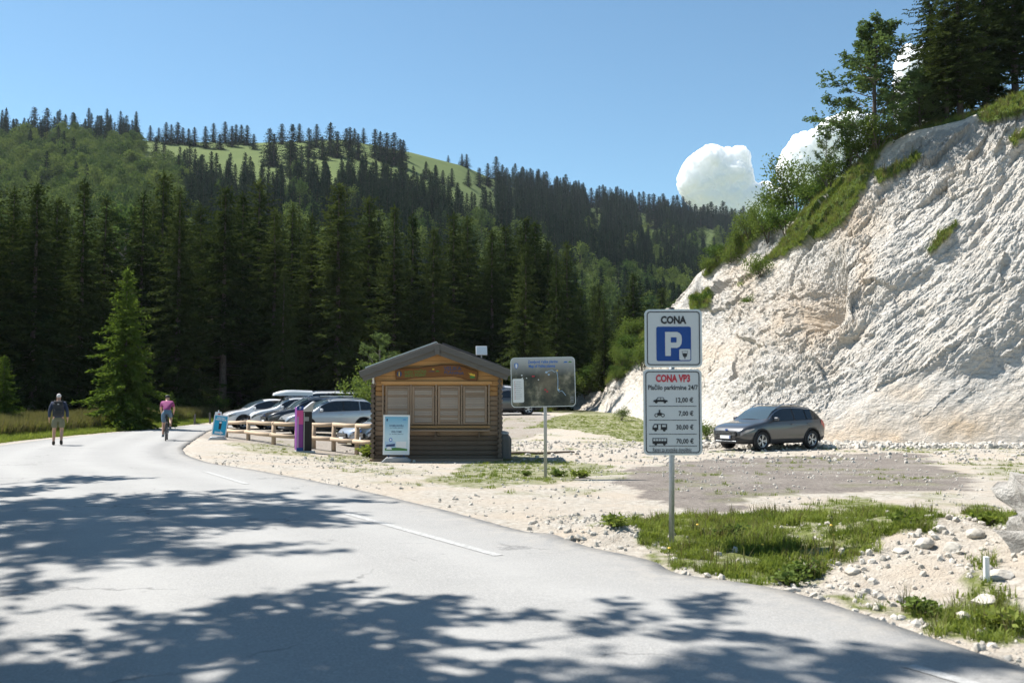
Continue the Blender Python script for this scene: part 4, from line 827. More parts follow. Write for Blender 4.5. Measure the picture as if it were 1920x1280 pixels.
pn = MB().box((0, 0, 0), (0.34, 0.05, 0.28), (math.radians(-18), 0, math.radians(8))).build('roof_panel', M['white'], K, bevel=0.006, loc=(kx(901), 0.9, kz(649) + 0.0)); MB().tube([(0, 0.02, -0.12), (0.0, 0.06, -0.38)], 0.018).build('bracket', M['grey'], pn)
MB().tube([(kx(703), -0.36, kz(702)), (kx(703), -0.30, kz(712)), (kx(704), -0.05, kz(714))], 0.035, 8).build('gutter_pipe', M['alu'], K)
# shutters
MB().box(((kx(721) + kx(917)) / 2, -0.075, kz(712)), (kx(919) - kx(711), 0.07, 0.10)).build('lintel', M['wood_orange'], K, bevel=0.01)
def slat_mesh(m_): return MB().box((0, 0, 0), (0.70, 0.022, 0.068), (math.radians(-20), 0, 0)).mesh('slat', M[m_])
SLM = [slat_mesh(m_) for m_ in ('wood_slat', 'wood_slat', 'wood_brown')]
for k, (a, b) in enumerate(((724, 769), (774, 815), (822, 863), (869, 913))):
    x0, x1, z0, z1 = kx(a), kx(b), kz(789), kz(718); xc, w_ = (x0 + x1) / 2, x1 - x0
    sh = MB().box((xc, -0.055, (z0 + z1) / 2), (w_ - 0.02, 0.02, z1 - z0 - 0.02)).build('shutter', M['wood_dark'], K)
    for xx in (x0 + 0.03, x1 - 0.03): MB().box((xx, -0.085, (z0 + z1) / 2), (0.065, 0.035, z1 - z0)).build('stile', M['wood_brown'], sh, bevel=0.004)
    for zz in (z0 + 0.025, z1 - 0.025): MB().box((xc, -0.086, zz), (w_ - 0.13, 0.033, 0.05)).build('rail', M['wood_brown'], sh, bevel=0.004)
    ns = 15
    for q in range(ns):
        zz = z0 + 0.06 + (z1 - z0 - 0.12) * (q + 0.5) / ns; o = link('slat', SLM[(q * 7 + k * 3) % 3 if q % 4 else random.randrange(3)], sh, (xc, -0.080, zz)); o.scale = ((w_ - 0.13) / 0.70, 1, 1)
for px in (719, 771.5, 818.5, 866, 917): MB().box((kx(px), -0.075, kz(753)), (0.05, 0.06, kz(716) - kz(791))).build('mullion', M['wood_brown'], K, bevel=0.005)
MB().box(((kx(721) + kx(917)) / 2, -0.08, kz(794)), (kx(918) - kx(718), 0.09, 0.06)).build('shutter_sill', M['wood_orange'], K, bevel=0.008)
ct = MB().box(((kx(722) + kx(918)) / 2, -0.21, kz(800.5)), (kx(919) - kx(722), 0.30, 0.045)).build('counter', M['wood_brown'], K, bevel=0.008)
for px in (740, 818, 899): MB().prism([(-0.03, 0), (0.03, 0), (0.03, -0.18), (-0.03, -0.18)], -0.18, -0.06).build('bracket', M['wood_dark'], ct, loc=(kx(px), 0, kz(802)))
# carved name plank
pk = [(742, 686), (760, 685), (772, 684), (785, 684), (800, 681), (815, 680), (828, 677.5), (845, 677.5), (862, 678.5), (872, 682), (884, 687), (897, 691), (895, 709), (880, 708.5), (865, 703), (850, 700), (830, 701), (800, 702), (775, 703.5), (760, 706), (743, 706)]
pl = MB().prism([(kx(x), kz(y)) for x, y in pk], -0.115, -0.07).build('name_plank', M['plank_edge'], K)
cxp, czp = kx(819), kz(692)
MB().prism([(cxp + (kx(x) - cxp) * 0.985, czp + (kz(y) - czp) * 0.86) for x, y in pk], -0.122, -0.11).build('plank_face', M['plank'], pl)
MB().prism([(kx(749.5) + 0.075 * math.cos(a), kz(695.5) + 0.085 * math.sin(a)) for a in np.linspace(0, 6.28, 17)[:-1]], -0.128, -0.12).build('info_badge', M['navy'], pl)
text('i', (kx(749.5), -0.130, kz(695.5)), M['yellow'], pl, .035, .125, bold=0.03)
yl = -0.1245
r3 = (math.pi / 2, math.radians(-3), 0)
text('INFO TOČKA', (kx(780), yl, kz(690.6)), M['green'], pl, .64, .105, rot=r3, bold=.012); text('INFO POINT', (kx(780), yl, kz(698.0)), M['green'], pl, .62, .092, rot=r3, bold=.012)
MB().prism([(kx(803), kz(692)), (kx(808), kz(690)), (kx(813), kz(690)), (kx(816), kz(691.8)), (kx(809), kz(691))], -0.126, -0.12).build('hill_mark', M['navy'], pl)
MB().prism([(kx(817), kz(691.5)), (kx(819), kz(689.3)), (kx(823), kz(689.3)), (kx(824), kz(691.5))], -0.126, -0.12).build('hill_mark', M['green'], pl)
MB().prism([(kx(813) + .035 * math.cos(a), kz(686.8) + .02 * math.sin(a)) for a in np.linspace(0, 6.28, 11)[:-1]], -0.126, -0.12).build('sun_mark', M['yellow'], pl)
text('VELIKA', (kx(849), yl, kz(685.2)), M['navy'], pl, .52, .115, bold=.02); text('PLANINA', (kx(852), yl, kz(693.6)), M['navy'], pl, .58, .085, rot=(math.pi / 2, math.radians(3), 0), bold=.02)
MB().prism([(kx(878), kz(693)), (kx(881), kz(695)), (kx(884), kz(694)), (kx(887), kz(696)), (kx(891), kz(696)), (kx(891), kz(700)), (kx(886), kz(699)), (kx(882), kz(698))], -0.126, -0.12).build('cow_mark', M['yellow'], pl)
MB().prism([(kx(881), kz(700)), (kx(885), kz(698.5)), (kx(891), kz(701)), (kx(890), kz(703.5)), (kx(882), kz(703.5))], -0.1255, -0.12).build('grass_mark', M['green'], pl)
# litter bin at the right wall
bx, by, bz = at(941, 29.6)
b = MB(); p = [(0.26, 0), (0.30, 0.06), (0.31, 0.62), (0.27, 0.70), (0.20, 0.78), (0.0, 0.80)]; n = 10
vs = [(r * math.cos(2 * math.pi * (k + .5) / n) * 1.0, r * math.sin(2 * math.pi * (k + .5) / n), z) for r, z in p[:-1] for k in range(n)]; fs = [(i * n + k, i * n + (k + 1) % n, (i + 1) * n + (k + 1) % n, (i + 1) * n + k) for i in range(4) for k in range(n)]
b.add(vs, fs + [tuple(range(n))[::-1]])
E = empty('litter_bin', (bx - 0.02, by + 0.55, bz), 0.2, 'squat grey wooden litter bin beside the right wall of the kiosk', 'bin')
b.build('body', M['wood_grey'], E)
MB().tube([(0, 0, .775), (0, 0, .84), (0, 0, .87)], [.24, .22, .1], 10).build('lid', M['grey'], E)
# fallen pole on the ground right of the kiosk
p0, p1 = G(948, 853), G(1077, 850); d = Vector(p1) - Vector(p0)
o = MB().tube([Vector(p0) + d * q + Vector((0, 0, .05 + .015 * math.sin(q * 9))) for q in np.linspace(0, 1, 8)], [.055, .05, .05, .045, .045, .04, .035, .03], 8).build('pole_timber', M['wood_dark'], smooth=True)
tag(o, 'thin dark timber pole lying on the gravel right of the kiosk', 'timber')
# ------------------------------------------------------------------ price sign in front
def pixel_frame(px, base_py, scale):
    d = FPX / scale; x = (px - CX) / FPX * d; z = CAMH - (base_py - 742) / scale; return x, d, z
SX0, SY0, SZ0 = pixel_frame(1257, 1015, 175.0)
gz0 = float(gz(SX0, SY0))
S = empty('price_sign', (SX0, SY0, SZ0), math.radians(-2), 'two white parking zone panels on a grey pole by the road', 'sign')
sx_ = lambda px: (px - 1260) / 175.0 + 0.017
sz_ = lambda py: (1015 - py) / 175.0
MB().tube([(0, 0.045, min(gz0, SZ0) - SZ0 - 0.25), (0.012, 0.045, sz_(850)), (0.025, 0.045, sz_(578))], 0.030, 12).build('pole', M['steel'], S, smooth=True)
MB().tube([(0.025, 0.045, sz_(578)), (0.025, 0.045, sz_(575.5))], 0.032, 12).build('pole_cap', M['black'], S)
def panel(cx, cz, w, h, name):
    p = MB().prism(rrect(w, h, 0.05, cx, cz), 0.0, 0.014).build(name, M['alu'], S)
    MB().prism(rrect(w - 0.022, h - 0.022, 0.042, cx, cz), -0.002, 0.001).build('face', M['offwhite'], p)
    o, i_ = rrect(w - 0.045, h - 0.045, 0.036, cx, cz), rrect(w - 0.066, h - 0.066, 0.028, cx, cz); n = len(o)
    b = MB(); b.add([(x, -0.0045, z) for x, z in o] + [(x, -0.0045, z) for x, z in i_], [(k, (k + 1) % n, (k + 1) % n + n, k + n) for k in range(n)]); b.build('border_line', M['ink'], p)
    for zz in (cz - h * 0.3, cz + h * 0.3): MB().box((0.02, 0.045, zz), (0.11, 0.075, 0.03)).build('clamp', M['steel'], p)
    return p
p1 = panel(sx_(1263), sz_(634), 0.612, 0.622, 'zone_panel')
yl = -0.005
text('CONA', (sx_(1263.5), yl, sz_(599.5)), M['ink'], p1, .275, .088, bold=.05)
MB().prism(rrect(0.37, 0.37, 0.022, sx_(1263.5), sz_(644.5)), -0.005, -0.001).build('blue_field', M['blue'], p1)
# letter P: a solid outline with a square counter
cx, cz = sx_(1261), sz_(645); pw = []
def Pp(x, z): return (cx + x / 175.0, cz + z / 175.0)
b = MB(); yq = -0.0075
b.add([(*Pp(-13.5, 23)[:1], yq, Pp(-13.5, 23)[1]), (Pp(-3, 23)[0], yq, Pp(-3, 23)[1]), (Pp(-3, -22)[0], yq, Pp(-3, -22)[1]), (Pp(-13.5, -22)[0], yq, Pp(-13.5, -22)[1])], [(0, 1, 2, 3)])
out = [(-3, 23), (9, 23), (14, 20.5), (17, 16), (17.8, 9), (17, 1), (14, -4.5), (9, -7), (-3, -7)]; inn = [(-3, 13), (6, 13), (7.5, 12.6), (8, 12), (8, 8), (8, 4), (7.5, 3.4), (6, 3), (-3, 3)]
b.add([(Pp(x, z)[0], yq, Pp(x, z)[1]) for x, z in out] + [(Pp(x, z)[0], yq, Pp(x, z)[1]) for x, z in inn], [(k, k + 1, k + 10, k + 9) for k in range(8)])
b.build('letter_p', M['offwhite'], p1)
MB().prism(rrect(0.118, 0.118, 0.015, sx_(1284), sz_(664.5)), -0.0095, -0.004).build('meter_field', M['offwhite'], p1)
mx, mz = sx_(1284), sz_(664)
MB().prism([(mx - .033, mz + .034), (mx + .033, mz + .034), (mx + .020, mz - .026), (mx + .006, mz - .030), (mx + .004, mz - .050), (mx - .004, mz - .050), (mx - .006, mz - .030), (mx - .020, mz - .026)], -0.0115, -0.008).build('meter_symbol', M['ink'], p1)
MB().prism([(mx - .027, mz + .029), (mx + .027, mz + .029), (mx + .024, mz + .010), (mx + .010, mz + .012), (mx - .010, mz + .012), (mx - .024, mz + .010)], -0.0135, -0.011).build('meter_window', M['offwhite'], p1)
p2 = panel(sx_(1260.5), sz_(772), 0.622, 0.915, 'price_panel')
text('CONA VP3', (sx_(1261.5), yl, sz_(709)), M['red'], p2, .366, .084, bold=.045)
text('Plačilo parkirnine 24/7', (sx_(1261.5), yl, sz_(727)), M['ink'], p2, .53, .074, bold=.022)
for pr, py in (('12,00 €', 750), ('7,00 €', 775), ('30,00 €', 800.5), ('70,00 €', 826.5)):
    text(pr, (sx_(1299), yl, sz_(py)), M['ink'], p2, .184 if len(pr) > 6 else .157, .064, align='RIGHT', bold=.025)
for py in (761, 787, 813, 835): MB().box((sx_(1260.5), yl + 0.001, sz_(py)), (0.51, 0.003, 0.006)).build('rule', M['ink'], p2)
text('Razen za imetnike dovolilnic', (sx_(1259), yl, sz_(842)), M['ink'], p2, .41, .040, bold=.006)
def pict(name, cx, cy, polys, holes=()):
    b = MB()
    for q in polys: b.prism([(sx_(cx) + x / 175.0, sz_(cy) + z / 175.0) for x, z in q], -0.0055, -0.002)
    o = b.build(name, M['ink'], p2); b = MB()
    for q in holes: b.prism([(sx_(cx) + x / 175.0, sz_(cy) + z / 175.0) for x, z in q], -0.0075, -0.005)
    if holes: b.build('cut_out', M['offwhite'], o)
circ = lambda x, z, r, n=12: [(x + r * math.cos(6.2832 * k / n), z + r * math.sin(6.2832 * k / n)) for k in range(n)]
pict('car_pictogram', 1238, 750, [[(-13.5, -3), (-13, 0), (-9, 1), (-5, 5.5), (5, 5.5), (8, 1), (13, 0), (13.5, -3)], circ(-8, -3, 2.8), circ(8, -3, 2.8)], [[(-6, 1.2), (-3.8, 4.2), (-0.6, 4.2), (-0.6, 1.2)], [(0.6, 1.2), (0.6, 4.2), (4.2, 4.2), (6, 1.2)]])
pict('motorcycle_pictogram', 1236, 775.5, [circ(-6, -2.5, 3.6), circ(6, -2.5, 3.6), [(-6, -2), (-4, 2), (0, 3), (4, 2), (7, -2), (2, -3.5), (-3, -3.5)], circ(0, 6, 1.8), [(-1.5, 4), (1.5, 4), (2, 1), (-2, 1)]], [circ(-6, -2.5, 2.0), circ(6, -2.5, 2.0)])
pict('camper_pictogram', 1236.5, 800.5, [[(-14, -4.5), (-14, 0), (-10.5, 6.5), (13.5, 6.5), (13.5, -4.5)], circ(-8, -5, 2.8), circ(8, -5, 2.8)], [[(-12, 0), (-9.5, 4.5), (-6, 4.5), (-6, 0)], [(-3, -4), (-3, 5), (1.5, 5), (1.5, -4)], [(4, 1), (4, 4.5), (11, 4.5), (11, 1)]])
pict('bus_pictogram', 1236.5, 826.5, [[(-14, -4.5), (-14, 6), (13.5, 6), (13.5, -4.5)], circ(-8, -5, 2.6), circ(8, -5, 2.6)], [[(-12.5 + 5 * k, 0.8), (-12.5 + 5 * k, 4.6), (-8.6 + 5 * k, 4.6), (-8.6 + 5 * k, 0.8)] for k in range(5)])

# ------------------------------------------------------------------ map board
MS = 89.0
bx, by, bz = pixel_frame(1023, 893, MS); gz1 = float(gz(bx, by))
Bd = empty('map_board', (bx, by, bz), math.radians(3), 'large grey-green map board of the plateau on a single steel pole', 'sign')
mx_ = lambda px: (px - 1019) / MS - 0.045
mz_ = lambda py: (893 - py) / MS
MB().tube([(0, .05, gz1 - bz - .3), (-.005, .05, mz_(760)), (-.02, .05, mz_(680))], .034, 12).build('pole', M['steel'], Bd, smooth=True)
cx, cz, w_, h_ = mx_(1018.5), mz_(716), 121 / MS, 93 / MS
R2 = (0, math.radians(-1.2), 0)
bo = MB().prism(rrect(w_, h_, 0.085), 0.0, 0.03).build('board', M['alu'], Bd, loc=(cx, 0, cz), rot=R2)
t = NT('aerial_print'); v = t.coord(obj=True); n1 = t.noise(v, 3.2, 7, 0.65); n2 = t.noise(v, 8, 5, 0.7)
c = t.ramp(n1, [(0.36, (0.018, 0.022, 0.017)), (0.5, (0.05, 0.054, 0.04)), (0.58, (0.13, 0.125, 0.085)), (0.68, (0.30, 0.27, 0.20))])
sxyz = t.n('SeparateXYZ'); t.l(t.n('TexCoord').outputs['Object'], sxyz.inputs[0])
c = t.mix(t.ramp(t.math('ADD', t.math('MULTIPLY', sxyz.outputs[2], 1.0), 0.5), [(0.62, (0, 0, 0)), (0.96, (1, 1, 1))]), c, (0.42, 0.43, 0.43))
cs = t.math('SUBTRACT', 1.0, t.math('ADD', t.math('MULTIPLY', t.math('ABSOLUTE', t.math('SUBTRACT', sxyz.outputs[0], 0.1)), 2.6), t.math('MULTIPLY', t.math('ABSOLUTE', sxyz.outputs[2]), 2.2)), True)
c = t.mix(t.math('MULTIPLY', t.math('MULTIPLY', cs, n2), 1.6, True), c, (0.22, 0.18, 0.12))
M['aerial'] = t.pbr(c, 0.4, spec=0.4)
pr = MB().prism(rrect(w_ - 0.03, h_ - 0.03, 0.075), -0.004, 0.001).build('map_print', M['aerial'], bo)
M['title'] = plain('title_blue', (0.02, 0.14, 0.50), 0.6); M['lightblue'] = plain('route_blue', (0.40, 0.55, 0.72), 0.6)
text('Zemljevid Velike planine', (0.0, -0.006, 0.42), M['title'], pr, .63, .085, bold=.02)
text('Map of Velika planina', (-0.02, -0.006, 0.33), M['title'], pr, .56, .085, bold=.02)
lg = MB().prism(rrect(0.235, 0.50, 0.03, -0.53, -0.17), -0.007, -0.003).build('legend', M['white'], pr)
for k in range(9):
    MB().box((-0.60, -0.0085, 0.015 - 0.044 * k), (0.012, 0.003, 0.018)).build('legend_mark', M['red'], lg); MB().box((-0.52 - 0.01 * (k % 3), -0.0085, 0.015 - 0.044 * k), (0.10 + 0.012 * (k % 4), 0.003, 0.007)).build('legend_line', M['grey'], lg)
sh = MB().prism([(-.60, .40), (-.56, .41), (-.52, .40), (-.52, .34), (-.54, .30), (-.56, .285), (-.58, .30), (-.60, .34)], -.006, -.003).build('crest', M['title'], pr); MB().prism([(-.58, .39), (-.54, .39), (-.54, .32), (-.56, .30), (-.58, .32)], -.008, -.005).build('crest_field', M['white'], sh)
MB().prism([(.43, .40), (.46, .425), (.50, .43), (.53, .40)], -.006, -.003).build('logo_mark', M['title'], pr); MB().prism([(.535, .40), (.56, .43), (.60, .425), (.62, .40)], -.006, -.003).build('logo_mark', M['green'], pr)
route = [(0.07, .20), (0.13, .235), (0.19, .245), (0.24, .21), (0.29, .225), (0.305, .12), (0.31, .02), (0.305, -.10), (0.30, -.17), (0.33, -.21), (0.39, -.19), (0.43, -.24), (0.47, -.29)]
MB().tube([(x, -.006, z) for x, z in route], .006, 4).build('route_line', M['lightblue'], pr)
for x, z, m_, r_ in ((.07, .205, 'lightblue', .026), (.30, .235, 'yellow', .020), (.32, -.165, 'lightblue', .026), (.335, -.15, 'yellow', .018), (-.22, .125, 'red', .018), (-.19, .125, 'red', .014), (-.10, .05, 'white', .014), (.04, -.16, 'red', .02), (.08, -.20, 'red', .02), (-.44, .09, 'white', .014), (-.35, .09, 'white', .014), (-.45, .15, 'white', .018), (0.12, .155, 'lightblue', .022)):
    MB().prism([(x + r_ * math.cos(a), z + r_ * .8 * math.sin(a)) for a in np.linspace(0, 6.28, 9)[:-1]], -.008, -.003).build('map_mark', M[m_], pr)
for k in range(4): MB().box((.60, -.006, -.32 - .035 * k), (.07 + .01 * (k % 2), .003, .014)).build('credit_line', M['grey'], pr)

# ------------------------------------------------------------------ welcome board by the kiosk
t = NT('sky_print'); sx3 = t.n('SeparateXYZ'); t.l(t.n('TexCoord').outputs['Object'], sx3.inputs[0])
M['skyprint'] = t.pbr(t.ramp(t.math('ADD', sx3.outputs[2], 0.5), [(0.0, (0.62, 0.70, 0.72)), (0.5, (0.50, 0.66, 0.74)), (1.0, (0.16, 0.40, 0.58))]), 0.25, spec=0.5)
wx, wy, wz = at(744, 28.75); WS = FPX / 28.75
Wb = empty('welcome_board', (wx, wy, wz), math.radians(3), 'white framed welcome poster stand leaning before the kiosk', 'sign')
wzz = lambda py: (854 - py) / WS
MB().prism([(-.44, 0), (.38, 0), (.44, .05), (.30, .15), (-.28, .15)], -.22, .22).build('base', M['grey'], Wb, bevel=0.02)
for sx in (-.22, .22): MB().box((sx, 0, .22), (.035, .03, .22)).build('leg', M['navy'], Wb)
fw, fh = 49.5 / WS, 74 / WS; fc = wzz(803)
fr = MB().prism(rrect(fw, fh, .012), -.02, .02).build('frame', M['white'], Wb, loc=(0, 0, fc), rot=(math.radians(-2), math.radians(0.5), 0))
po = MB().prism(rrect(fw - .10, fh - .10, .004), -.024, -.018).build('poster', M['skyprint'], fr)
MB().prism([(-.33, .53), (-.26, .50), (.22, -.44), (-.33, -.44)], -.026, -.023).build('pale_band', M['white'], po) if False else None
text('DOBRODOŠLI', (.0, -.027, .27), M['navy'], po, .40, .06, bold=.02); text('na Veliki planini', (.0, -.027, .20), M['navy'], po, .38, .045)
text('WELCOME', (.0, -.027, .09), M['navy'], po, .30, .052, bold=.02); text('to Velika planina', (.0, -.027, .02), M['navy'], po, .40, .045)
MB().prism([(-.32, -.45), (.32, -.45), (.32, -.40), (.05, -.36), (-.32, -.38)], -.026, -.022).build('meadow_print', M['green'], po)
MB().prism([(-.32, -.38), (-.02, -.36), (-.02, -.22), (-.12, -.17), (-.22, -.20), (-.32, -.18)], -.026, -.022).build('hill_print', M['lightblue'], po); MB().prism([(-.30, -.34), (-.04, -.33), (-.03, -.25), (-.28, -.28)], -.028, -.025).build('lodge_print', M['navy'], po)
MB().prism([(.0, -.37), (.29, -.37), (.29, -.19), (.0, -.19)], -.026, -.022).build('pale_note', M['white'], po); MB().prism([(-.28, -.42), (-.12, -.42), (-.14, -.36), (-.2, -.335), (-.26, -.36)], -.028, -.025).build('hut_print', M['white'], po)
MB().prism([(-.16 + .05 * math.cos(a), -.14 + .055 * math.sin(a)) for a in np.linspace(0, 6.28, 13)[:-1]], -.028, -.022).build('pin_print', M['title'], po); MB().prism([(-.16 + .03 * math.cos(a), -.14 + .034 * math.sin(a)) for a in np.linspace(0, 6.28, 13)[:-1]], -.03, -.027).build('pin_centre', M['white'], po)
MB().prism([(-.29, .46), (-.25, .46), (-.25, .40), (-.27, .38), (-.29, .40)], -.026, -.022).build('crest', M['navy'], po); MB().prism([(.16, .43), (.20, .45), (.27, .45), (.28, .43)], -.026, -.022).build('logo_mark', M['title'], po)

# ------------------------------------------------------------------ blue board at the road edge
ax, ay, az = G(411, 824); AS = FPX / ay
Ab = empty('arrow_board', (ax, ay, az), math.radians(8), 'tilted bright blue sandwich board with a white arrow beside the rail fence', 'sign')
M['cyan'] = plain('cyan_print', (0.02, 0.36, 0.58), 0.35, var=0.05)
MB().prism([(-.42, 0), (.30, 0), (.18, .13), (-.30, .13)], -.2, .2).build('base', M['steel'], Ab, bevel=.02)
aw, ah = 26.5 / AS, 38.5 / AS
fr = MB().prism(rrect(aw, ah, .02), -.02, .02).build('frame', M['white'], Ab, loc=(.03, 0, .16 + ah / 2), rot=(math.radians(-6), math.radians(7), 0))
po = MB().prism(rrect(aw - .08, ah - .08, .004), -.024, -.018).build('poster', M['cyan'], fr)
text('PARKOMAT', (0, -.026, ah * .36), M['white'], po, aw * .56, .07, bold=.03); text('PARKING METER', (0, -.026, ah * .27), M['white'], po, aw * .76, .065, bold=.03)
mt_ = MB().prism([(-.045, -.16), (.05, -.16), (.06, .16), (-.05, .16)], -.026, -.022).build('meter_print', M['ink'], po); MB().box((0, -.027, .11), (.08, .004, .07)).build('meter_screen', M['white'], mt_)
MB().prism([(-.17, -.33), (.04, -.33), (.04, -.37), (.17, -.295), (.04, -.22), (.04, -.26), (-.17, -.26)], -.026, -.022).build('arrow', M['white'], po)
rx2, ry2, rz2 = at(411, 47); RS = FPX / 47
Rp = empty('marker_post', (rx2, ry2, rz2), 0, 'small white plate with red arrow on a post behind the blue board', 'sign')
MB().tube([(0, 0.02, -.2), (0, 0.02, CAMH - rz2 - (768.5 - 742) / RS)], .03, 8).build('post', M['white'], Rp)
pz_ = CAMH - rz2 - (777.5 - 742) / RS; pt = MB().prism(rrect(.31, .30, .02, 0, pz_), -.03, -.01).build('plate', M['white'], Rp); MB().prism([(-.07, pz_), (.02, pz_ + .07), (.10, pz_ + .07), (.10, pz_ - .07), (.02, pz_ - .07)], -.034, -.029).build('red_arrow', M['red'], pt)

# ------------------------------------------------------------------ parking meter
tx, ty, tz_ = at(573, 33.6); TS = FPX / 33.6
tz0 = CAMH - (838 - 742) / TS
Tm = empty('ticket_machine', (tx, ty, min(tz_, tz0)), math.radians(24), 'purple and black parking ticket machine with slanted grey hood', 'ticket machine')
M['purple'] = plain('purple_vinyl', (0.22, 0.045, 0.28), 0.45, var=.08); M['pink'] = plain('pink_vinyl', (0.62, 0.09, 0.30), 0.45, var=.08); M['lilac'] = plain('lilac_vinyl', (0.42, 0.28, 0.50), 0.45)
TH = 88 / TS
bd = MB().box((0.06, 0.0, TH * .44), (.30, .26, TH * .84)).build('body', M['black'], Tm, bevel=.012)
sd = MB().box((-.20, 0.0, TH * .5), (.22, .30, TH * .90)).build('side_cabinet', M['purple'], Tm, bevel=.01)
MB().box((-.20, -.154, TH * .76), (.215, .006, TH * .34)).build('pink_panel', M['pink'], sd); MB().box((-.27, -.156, TH * .40), (.06, .006, TH * .7)).build('lilac_strip', M['lilac'], sd); MB().box((-.20, -.158, TH * .93), (.225, .008, .14)).build('parking_badge', M['blue'], sd); MB().box((-.20, -.158, .10), (.225, .008, .12)).build('base_badge', M['blue'], sd)
text('P', (-.19, -.165, TH * .93), M['white'], sd, .06, .09, bold=.02); MB().box((-.06, -.14, TH * .44), (.03, .02, TH * .8)).build('trim', M['steel'], bd)
MB().prism([(-.14, 0), (.24, 0), (.24, .20), (.32, .33), (.28, .34), (.18, .28), (-.13, .03)], -.15, .15).build('hood', M['alu'], Tm, loc=(0, 0, TH * .855)); MB().box((.02, -.135, TH * .70), (.16, .02, .14)).build('screen', M['grey'], bd)
MB().box((0.0, 0, .0), (.62, .40, .08)).build('footing', M['offwhite'], Tm)

# ------------------------------------------------------------------ rail fence
def fence(posts, label, over=(.25, .25), n_=('post', 'rail')):
    pts = []
    for px, py, hpx in posts:
        d = 0; x, y, z = G(px, py); pts.append((Vector((x, y, z)), hpx / FPX * y))
    e = empty('rail_fence', pts[0][0], 0, label, 'fence', 'rail fences in front of the car park'); o0 = pts[0][0]
    for p, h in pts: MB().tube([p - o0 - Vector((0, 0, .2)), p - o0 + Vector((0, 0, h - .02))], [.085, .075], 10).build('post', M['wood_rail'], e, smooth=True)
    for f in (1.0, .46):
        for i in range(len(pts) - 1):
            a, b = pts[i][0] - o0 + Vector((0, -.0, pts[i][1] * f)), pts[i + 1][0] - o0 + Vector((0, 0, pts[i + 1][1] * f)); d = (b - a).normalized(); nrm = Vector((d.y, -d.x, 0)).normalized() * (.0 if f == 1.0 else .09)
            a2 = a - d * (over[0] if i == 0 else .06); b2 = b + d * (over[1] if i == len(pts) - 2 else .06)
            MB().tube([a2 + nrm, (a2 + b2) / 2 + nrm + Vector((0, 0, -.015)), b2 + nrm], [.078, .072, .074], 10).build('rail', M['wood_rail'], e, smooth=True)
    return e
fence([(424, 819, 27), (465.5, 825, 34), (513, 833, 39), (556, 838, 43)], 'pale peeled-log rail fence between the blue board and the ticket machine', (.1, .1))
fence([(588, 841, 45), (625.5, 846, 50), (669, 852, 54), (706, 856, 58)], 'pale peeled-log rail fence between the ticket machine and the kiosk', (.35, -.1))
# wire-fence posts in the verge
for i, (px, py, hp_, tl) in enumerate(((366, 790, 19, .08), (396, 789, 21, -.06), (427, 787, 17, .02), (448, 786, 16, .0))):
    x, y, z = at(px, 60 + i * 1.5); h = hp_ / FPX * y; o = MB().tube([(0, 0, -.2), (tl * h, 0, h)], [.065, .055], 7).build('fence_post', M['wood_grey'], loc=(x, y, z)); tag(o, 'grey wooden %s fence post in the grass behind the bend' % ('leaning', 'second', 'third', 'last')[i], 'fence post', 'fence posts in the grass')
# white marker stake at the right
x, y, z = G(1850, 1088); o = MB().tube([(0, 0, -.15), (0, 0, .0), (.0, 0, 44 / FPX * y)], [.028, .028, .026], 8).build('stake', M['white'], loc=(x, y, z)); tag(o, 'short white plastic stake in the rubble at the right edge', 'stake')
# ------------------------------------------------------------------ cars
def paint(name, c, metal=0.3): return plain(name, c, 0.32, metal, 0.5, 1.0, 0.03)
M['glass'] = NT('car_glass').pbr((0.012, 0.016, 0.02), 0.04, 0, None, 0.8)
M['glass_lit'] = NT('windscreen_glass').pbr((0.05, 0.075, 0.09), 0.03, 0, None, 1.0)
M['tyre'] = plain('tyre_rubber', (0.022, 0.022, 0.023), 0.85)
M['chrome'] = plain('chrome_trim', (0.70, 0.71, 0.72), 0.18, 1.0, var=.02)
M['lens'] = NT('headlamp_lens').pbr((0.30, 0.32, 0.36), 0.06, 0.6, None, 0.8, 1.0)
M['tail'] = NT('tail_lamp').pbr((0.42, 0.02, 0.03), 0.15, 0, None, 0.6, 1.0)
M['clad'] = plain('dark_cladding', (0.03, 0.03, 0.032), 0.65)
def wheel_meshes(r, w, name):
    b = MB(); b.lathe_y([(r * .66, -w * .42), (r * .86, -w * .5), (r * .965, -w * .46), (r, -w * .3), (r, w * .3), (r * .965, w * .46), (r * .86, w * .5), (r * .66, w * .42)], 28); tyre = b.mesh('tyre', M['tyre'], True)
    b = MB(); b.lathe_y([(r * .68, -w * .40), (r * .64, -w * .46), (r * .60, -w * .40), (r * .58, w * .1)], 28)
    for k in range(5):
        for dd in (-.17, .17):
            a = 2 * math.pi * k / 5 + dd; c, s = math.cos(a), math.sin(a); c0, s0 = math.cos(2 * math.pi * k / 5), math.sin(2 * math.pi * k / 5); hw = r * .038
            p0, p1 = Vector((c0 * r * .10, -w * .36, s0 * r * .10)), Vector((c * r * .62, -w * .43, s * r * .62)); n = Vector((-s, 0, c)) * hw
            b.add([p0 - n, p0 + n, p1 + n, p1 - n, p0 - n + Vector((0, .03, 0)), p0 + n + Vector((0, .03, 0)), p1 + n + Vector((0, .03, 0)), p1 - n + Vector((0, .03, 0))], [(0, 1, 2, 3), (0, 4, 5, 1), (2, 6, 7, 3), (0, 3, 7, 4), (1, 5, 6, 2)])
    b.lathe_y([(0.001, -w * .42), (r * .12, -w * .42), (r * .15, -w * .30)], 14); rim = b.mesh('rim', M['alu'], False)
    b = MB(); b.lathe_y([(0.001, w * .02), (r * .63, w * .02)], 20); disc = b.mesh('brake', M['black']); return tyre, rim, disc
WHEELS = {}
def eval_mesh(o):
    dg = bpy.context.evaluated_depsgraph_get(); dg.update(); me = bpy.data.meshes.new_from_object(o.evaluated_get(dg), depsgraph=dg); return me
